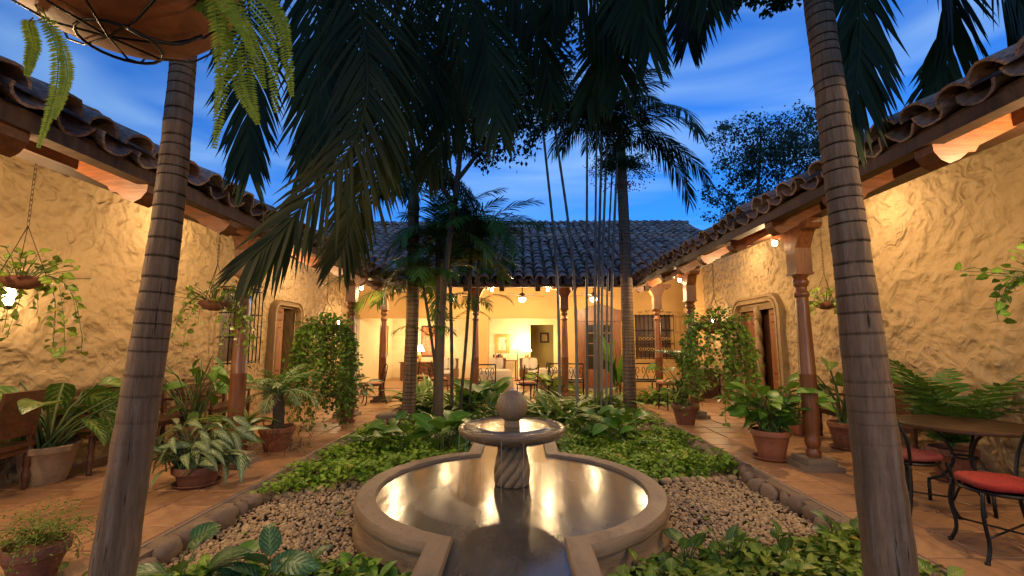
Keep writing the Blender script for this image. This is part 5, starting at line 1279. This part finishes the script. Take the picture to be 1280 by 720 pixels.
bed('calathea with big herringbone leaves at the foot of the leaning ringed palm', 225, 745, 8, T_BIG, 'leaf_calathea', (.24, .33), (.14, .36), (45, 85), (5, 75), .05, 'calathea')
bed('calathea with blue-green striped leaves beside the gravel and basin', 335, 748, 9, T_BIG, 'leaf_calathea', (.20, .28), (.10, .26), (40, 85), (-5, 70), .06, 'calathea')
bed('leafy plant with plain pointed leaves between the two calatheas', 280, 752, 10, T_OV, 'leaf_lily', (.16, .24), (.08, .22), (40, 85), (0, 65), .06)
bed('short leafy plant hugging the kerb beside the leaning palm', 100, 738, 14, T_OV, 'leaf_pothos', (.12, .18), (.05, .2), (35, 85), (-5, 60), .09)
bed('glossy leafy plant close to the basin wall in the front bed', 455, 745, 16, T_OV, 'leaf_dark', (.11, .17), (.05, .14), (35, 85), (0, 60), .10)
for px, py, lb in ((915, 715, 'young variegated sprout on the gravel edge nearer the basin'), (980, 712, 'young variegated sprout in the middle of the front pothos bed'), (1050, 690, 'young variegated sprout next to the ringed palm by the kerb'), (858, 712, 'small variegated sprout close to the basin in the pothos bed')):
    bed(lb, px, py, 6, T_OV, 'leaf_dieff' if px != 1050 else 'leaf_aglao', (.13, .19), (.12, .24), (68, 88), (25, 75), .02, 'sprout')
bed('broad-leaved bright green plant behind the basin near the slim palm', 548, 566, 20, T_BIG, 'leaf_lily', (.28, .42), (.10, .40), (50, 88), (10, 70), .10, 'broadleaf_plant')
bed('dark broad-leaved plant at the foot of the slim palm by the kerb', 497, 562, 34, T_OV, 'leaf_dark', (.22, .34), (.08, .34), (35, 85), (-10, 55), .18, 'broadleaf_plant')
bed('dark leafy plant between the bright broadleaf and the basin', 590, 566, 34, T_OV, 'leaf_dark', (.20, .30), (.08, .30), (35, 85), (-10, 55), .2, 'broadleaf_plant')
bed('tall dark paddle-leaved cordyline below the orange pier', 600, 522, 22, T_BIG, 'leaf_dark', (.45, .62), (.12, .50), (60, 88), (35, 82), .10, 'cordyline')
bed('arching grassy clump beside the tall cordyline', 562, 524, 128, T_STRAP, 'leaf_strap', (.5, .8), (.02, .1), (35, 88), (35, 82), .16, 'grass_clump', False)
bed('arching grassy clump behind the slim palm trunk', 530, 518, 112, T_STRAP, 'leaf_strap', (.55, .95), (.02, .1), (45, 88), (45, 85), .12, 'grass_clump', False)
bed('loose grassy clump at the end of the path by the bow-backed chair', 632, 512, 96, T_STRAP, 'leaf_strap', (.4, .65), (.02, .08), (30, 85), (30, 80), .14, 'grass_clump', False)
bed('dense strap-leaved clump on the path side of the palm canes', 698, 530, 176, T_STRAP, 'leaf_strap', (.5, .85), (.02, .1), (28, 86), (28, 80), .20, 'grass_clump', False)
bed('dense strap-leaved clump at the foot of the palm canes', 752, 522, 160, T_STRAP, 'leaf_strap', (.45, .8), (.02, .1), (28, 86), (28, 80), .20, 'grass_clump', False)
bed('strap-leaved clump between the slim palm and the stool', 818, 510, 144, T_STRAP, 'leaf_strap', (.45, .75), (.02, .1), (28, 86), (28, 80), .18, 'grass_clump', False)
bed('broad glossy plant in front of the palm canes', 735, 548, 26, T_BIG, 'leaf_dark', (.28, .40), (.12, .42), (42, 86), (0, 65), .16, 'broadleaf_plant')
bed('broad lime-tinted plant leaning on the slim palm by the boulders', 775, 558, 26, T_OV, 'leaf_lily', (.24, .36), (.10, .42), (42, 86), (-5, 60), .14, 'broadleaf_plant')
bed('reddish-green cordyline beside the leaning cane', 690, 506, 16, T_BIG, 'leaf_pothos', (.35, .5), (.2, .65), (55, 88), (20, 75), .08, 'cordyline')
bed('tall upright paddle-leaved plant behind the slim palm near the settee', 774, 505, 9, leaf_tpl(8, .13, .35, .3, .8, .7), 'leaf_lily', (.8, 1.15), (.25, .6), (76, 89), (68, 86), .07, 'paddle_plant')

# fallen leaves on the gravel
for px, py, dry in ((345, 655, 0), (430, 640, 1), (300, 668, 1), (905, 620, 0), (935, 655, 1), (1000, 640, 0), (880, 650, 1), (410, 680, 0)):
    p = atZ(px, py, GZ+.03); mb = MB(); mb.add(T_OV[0], T_OV[1], np.concatenate([T_OV[2], np.full((len(T_OV[2]), 1), random.random())], 1))
    o = part('fallen_leaf', mb, 'leaf_fern' if dry else 'leaf_pothos', None, True); o.location = (p.x, p.y, GZ+.035); o.rotation_euler = (.2, random.gauss(0, .2), random.uniform(0, 6)); s_ = random.uniform(.06, .1); o.scale = (s_, s_, s_)
    tag(o, 'yellowish fallen leaf lying on the gravel' if dry else 'green fallen leaf lying on the gravel', 'leaf', 'fallen leaves on the gravel')
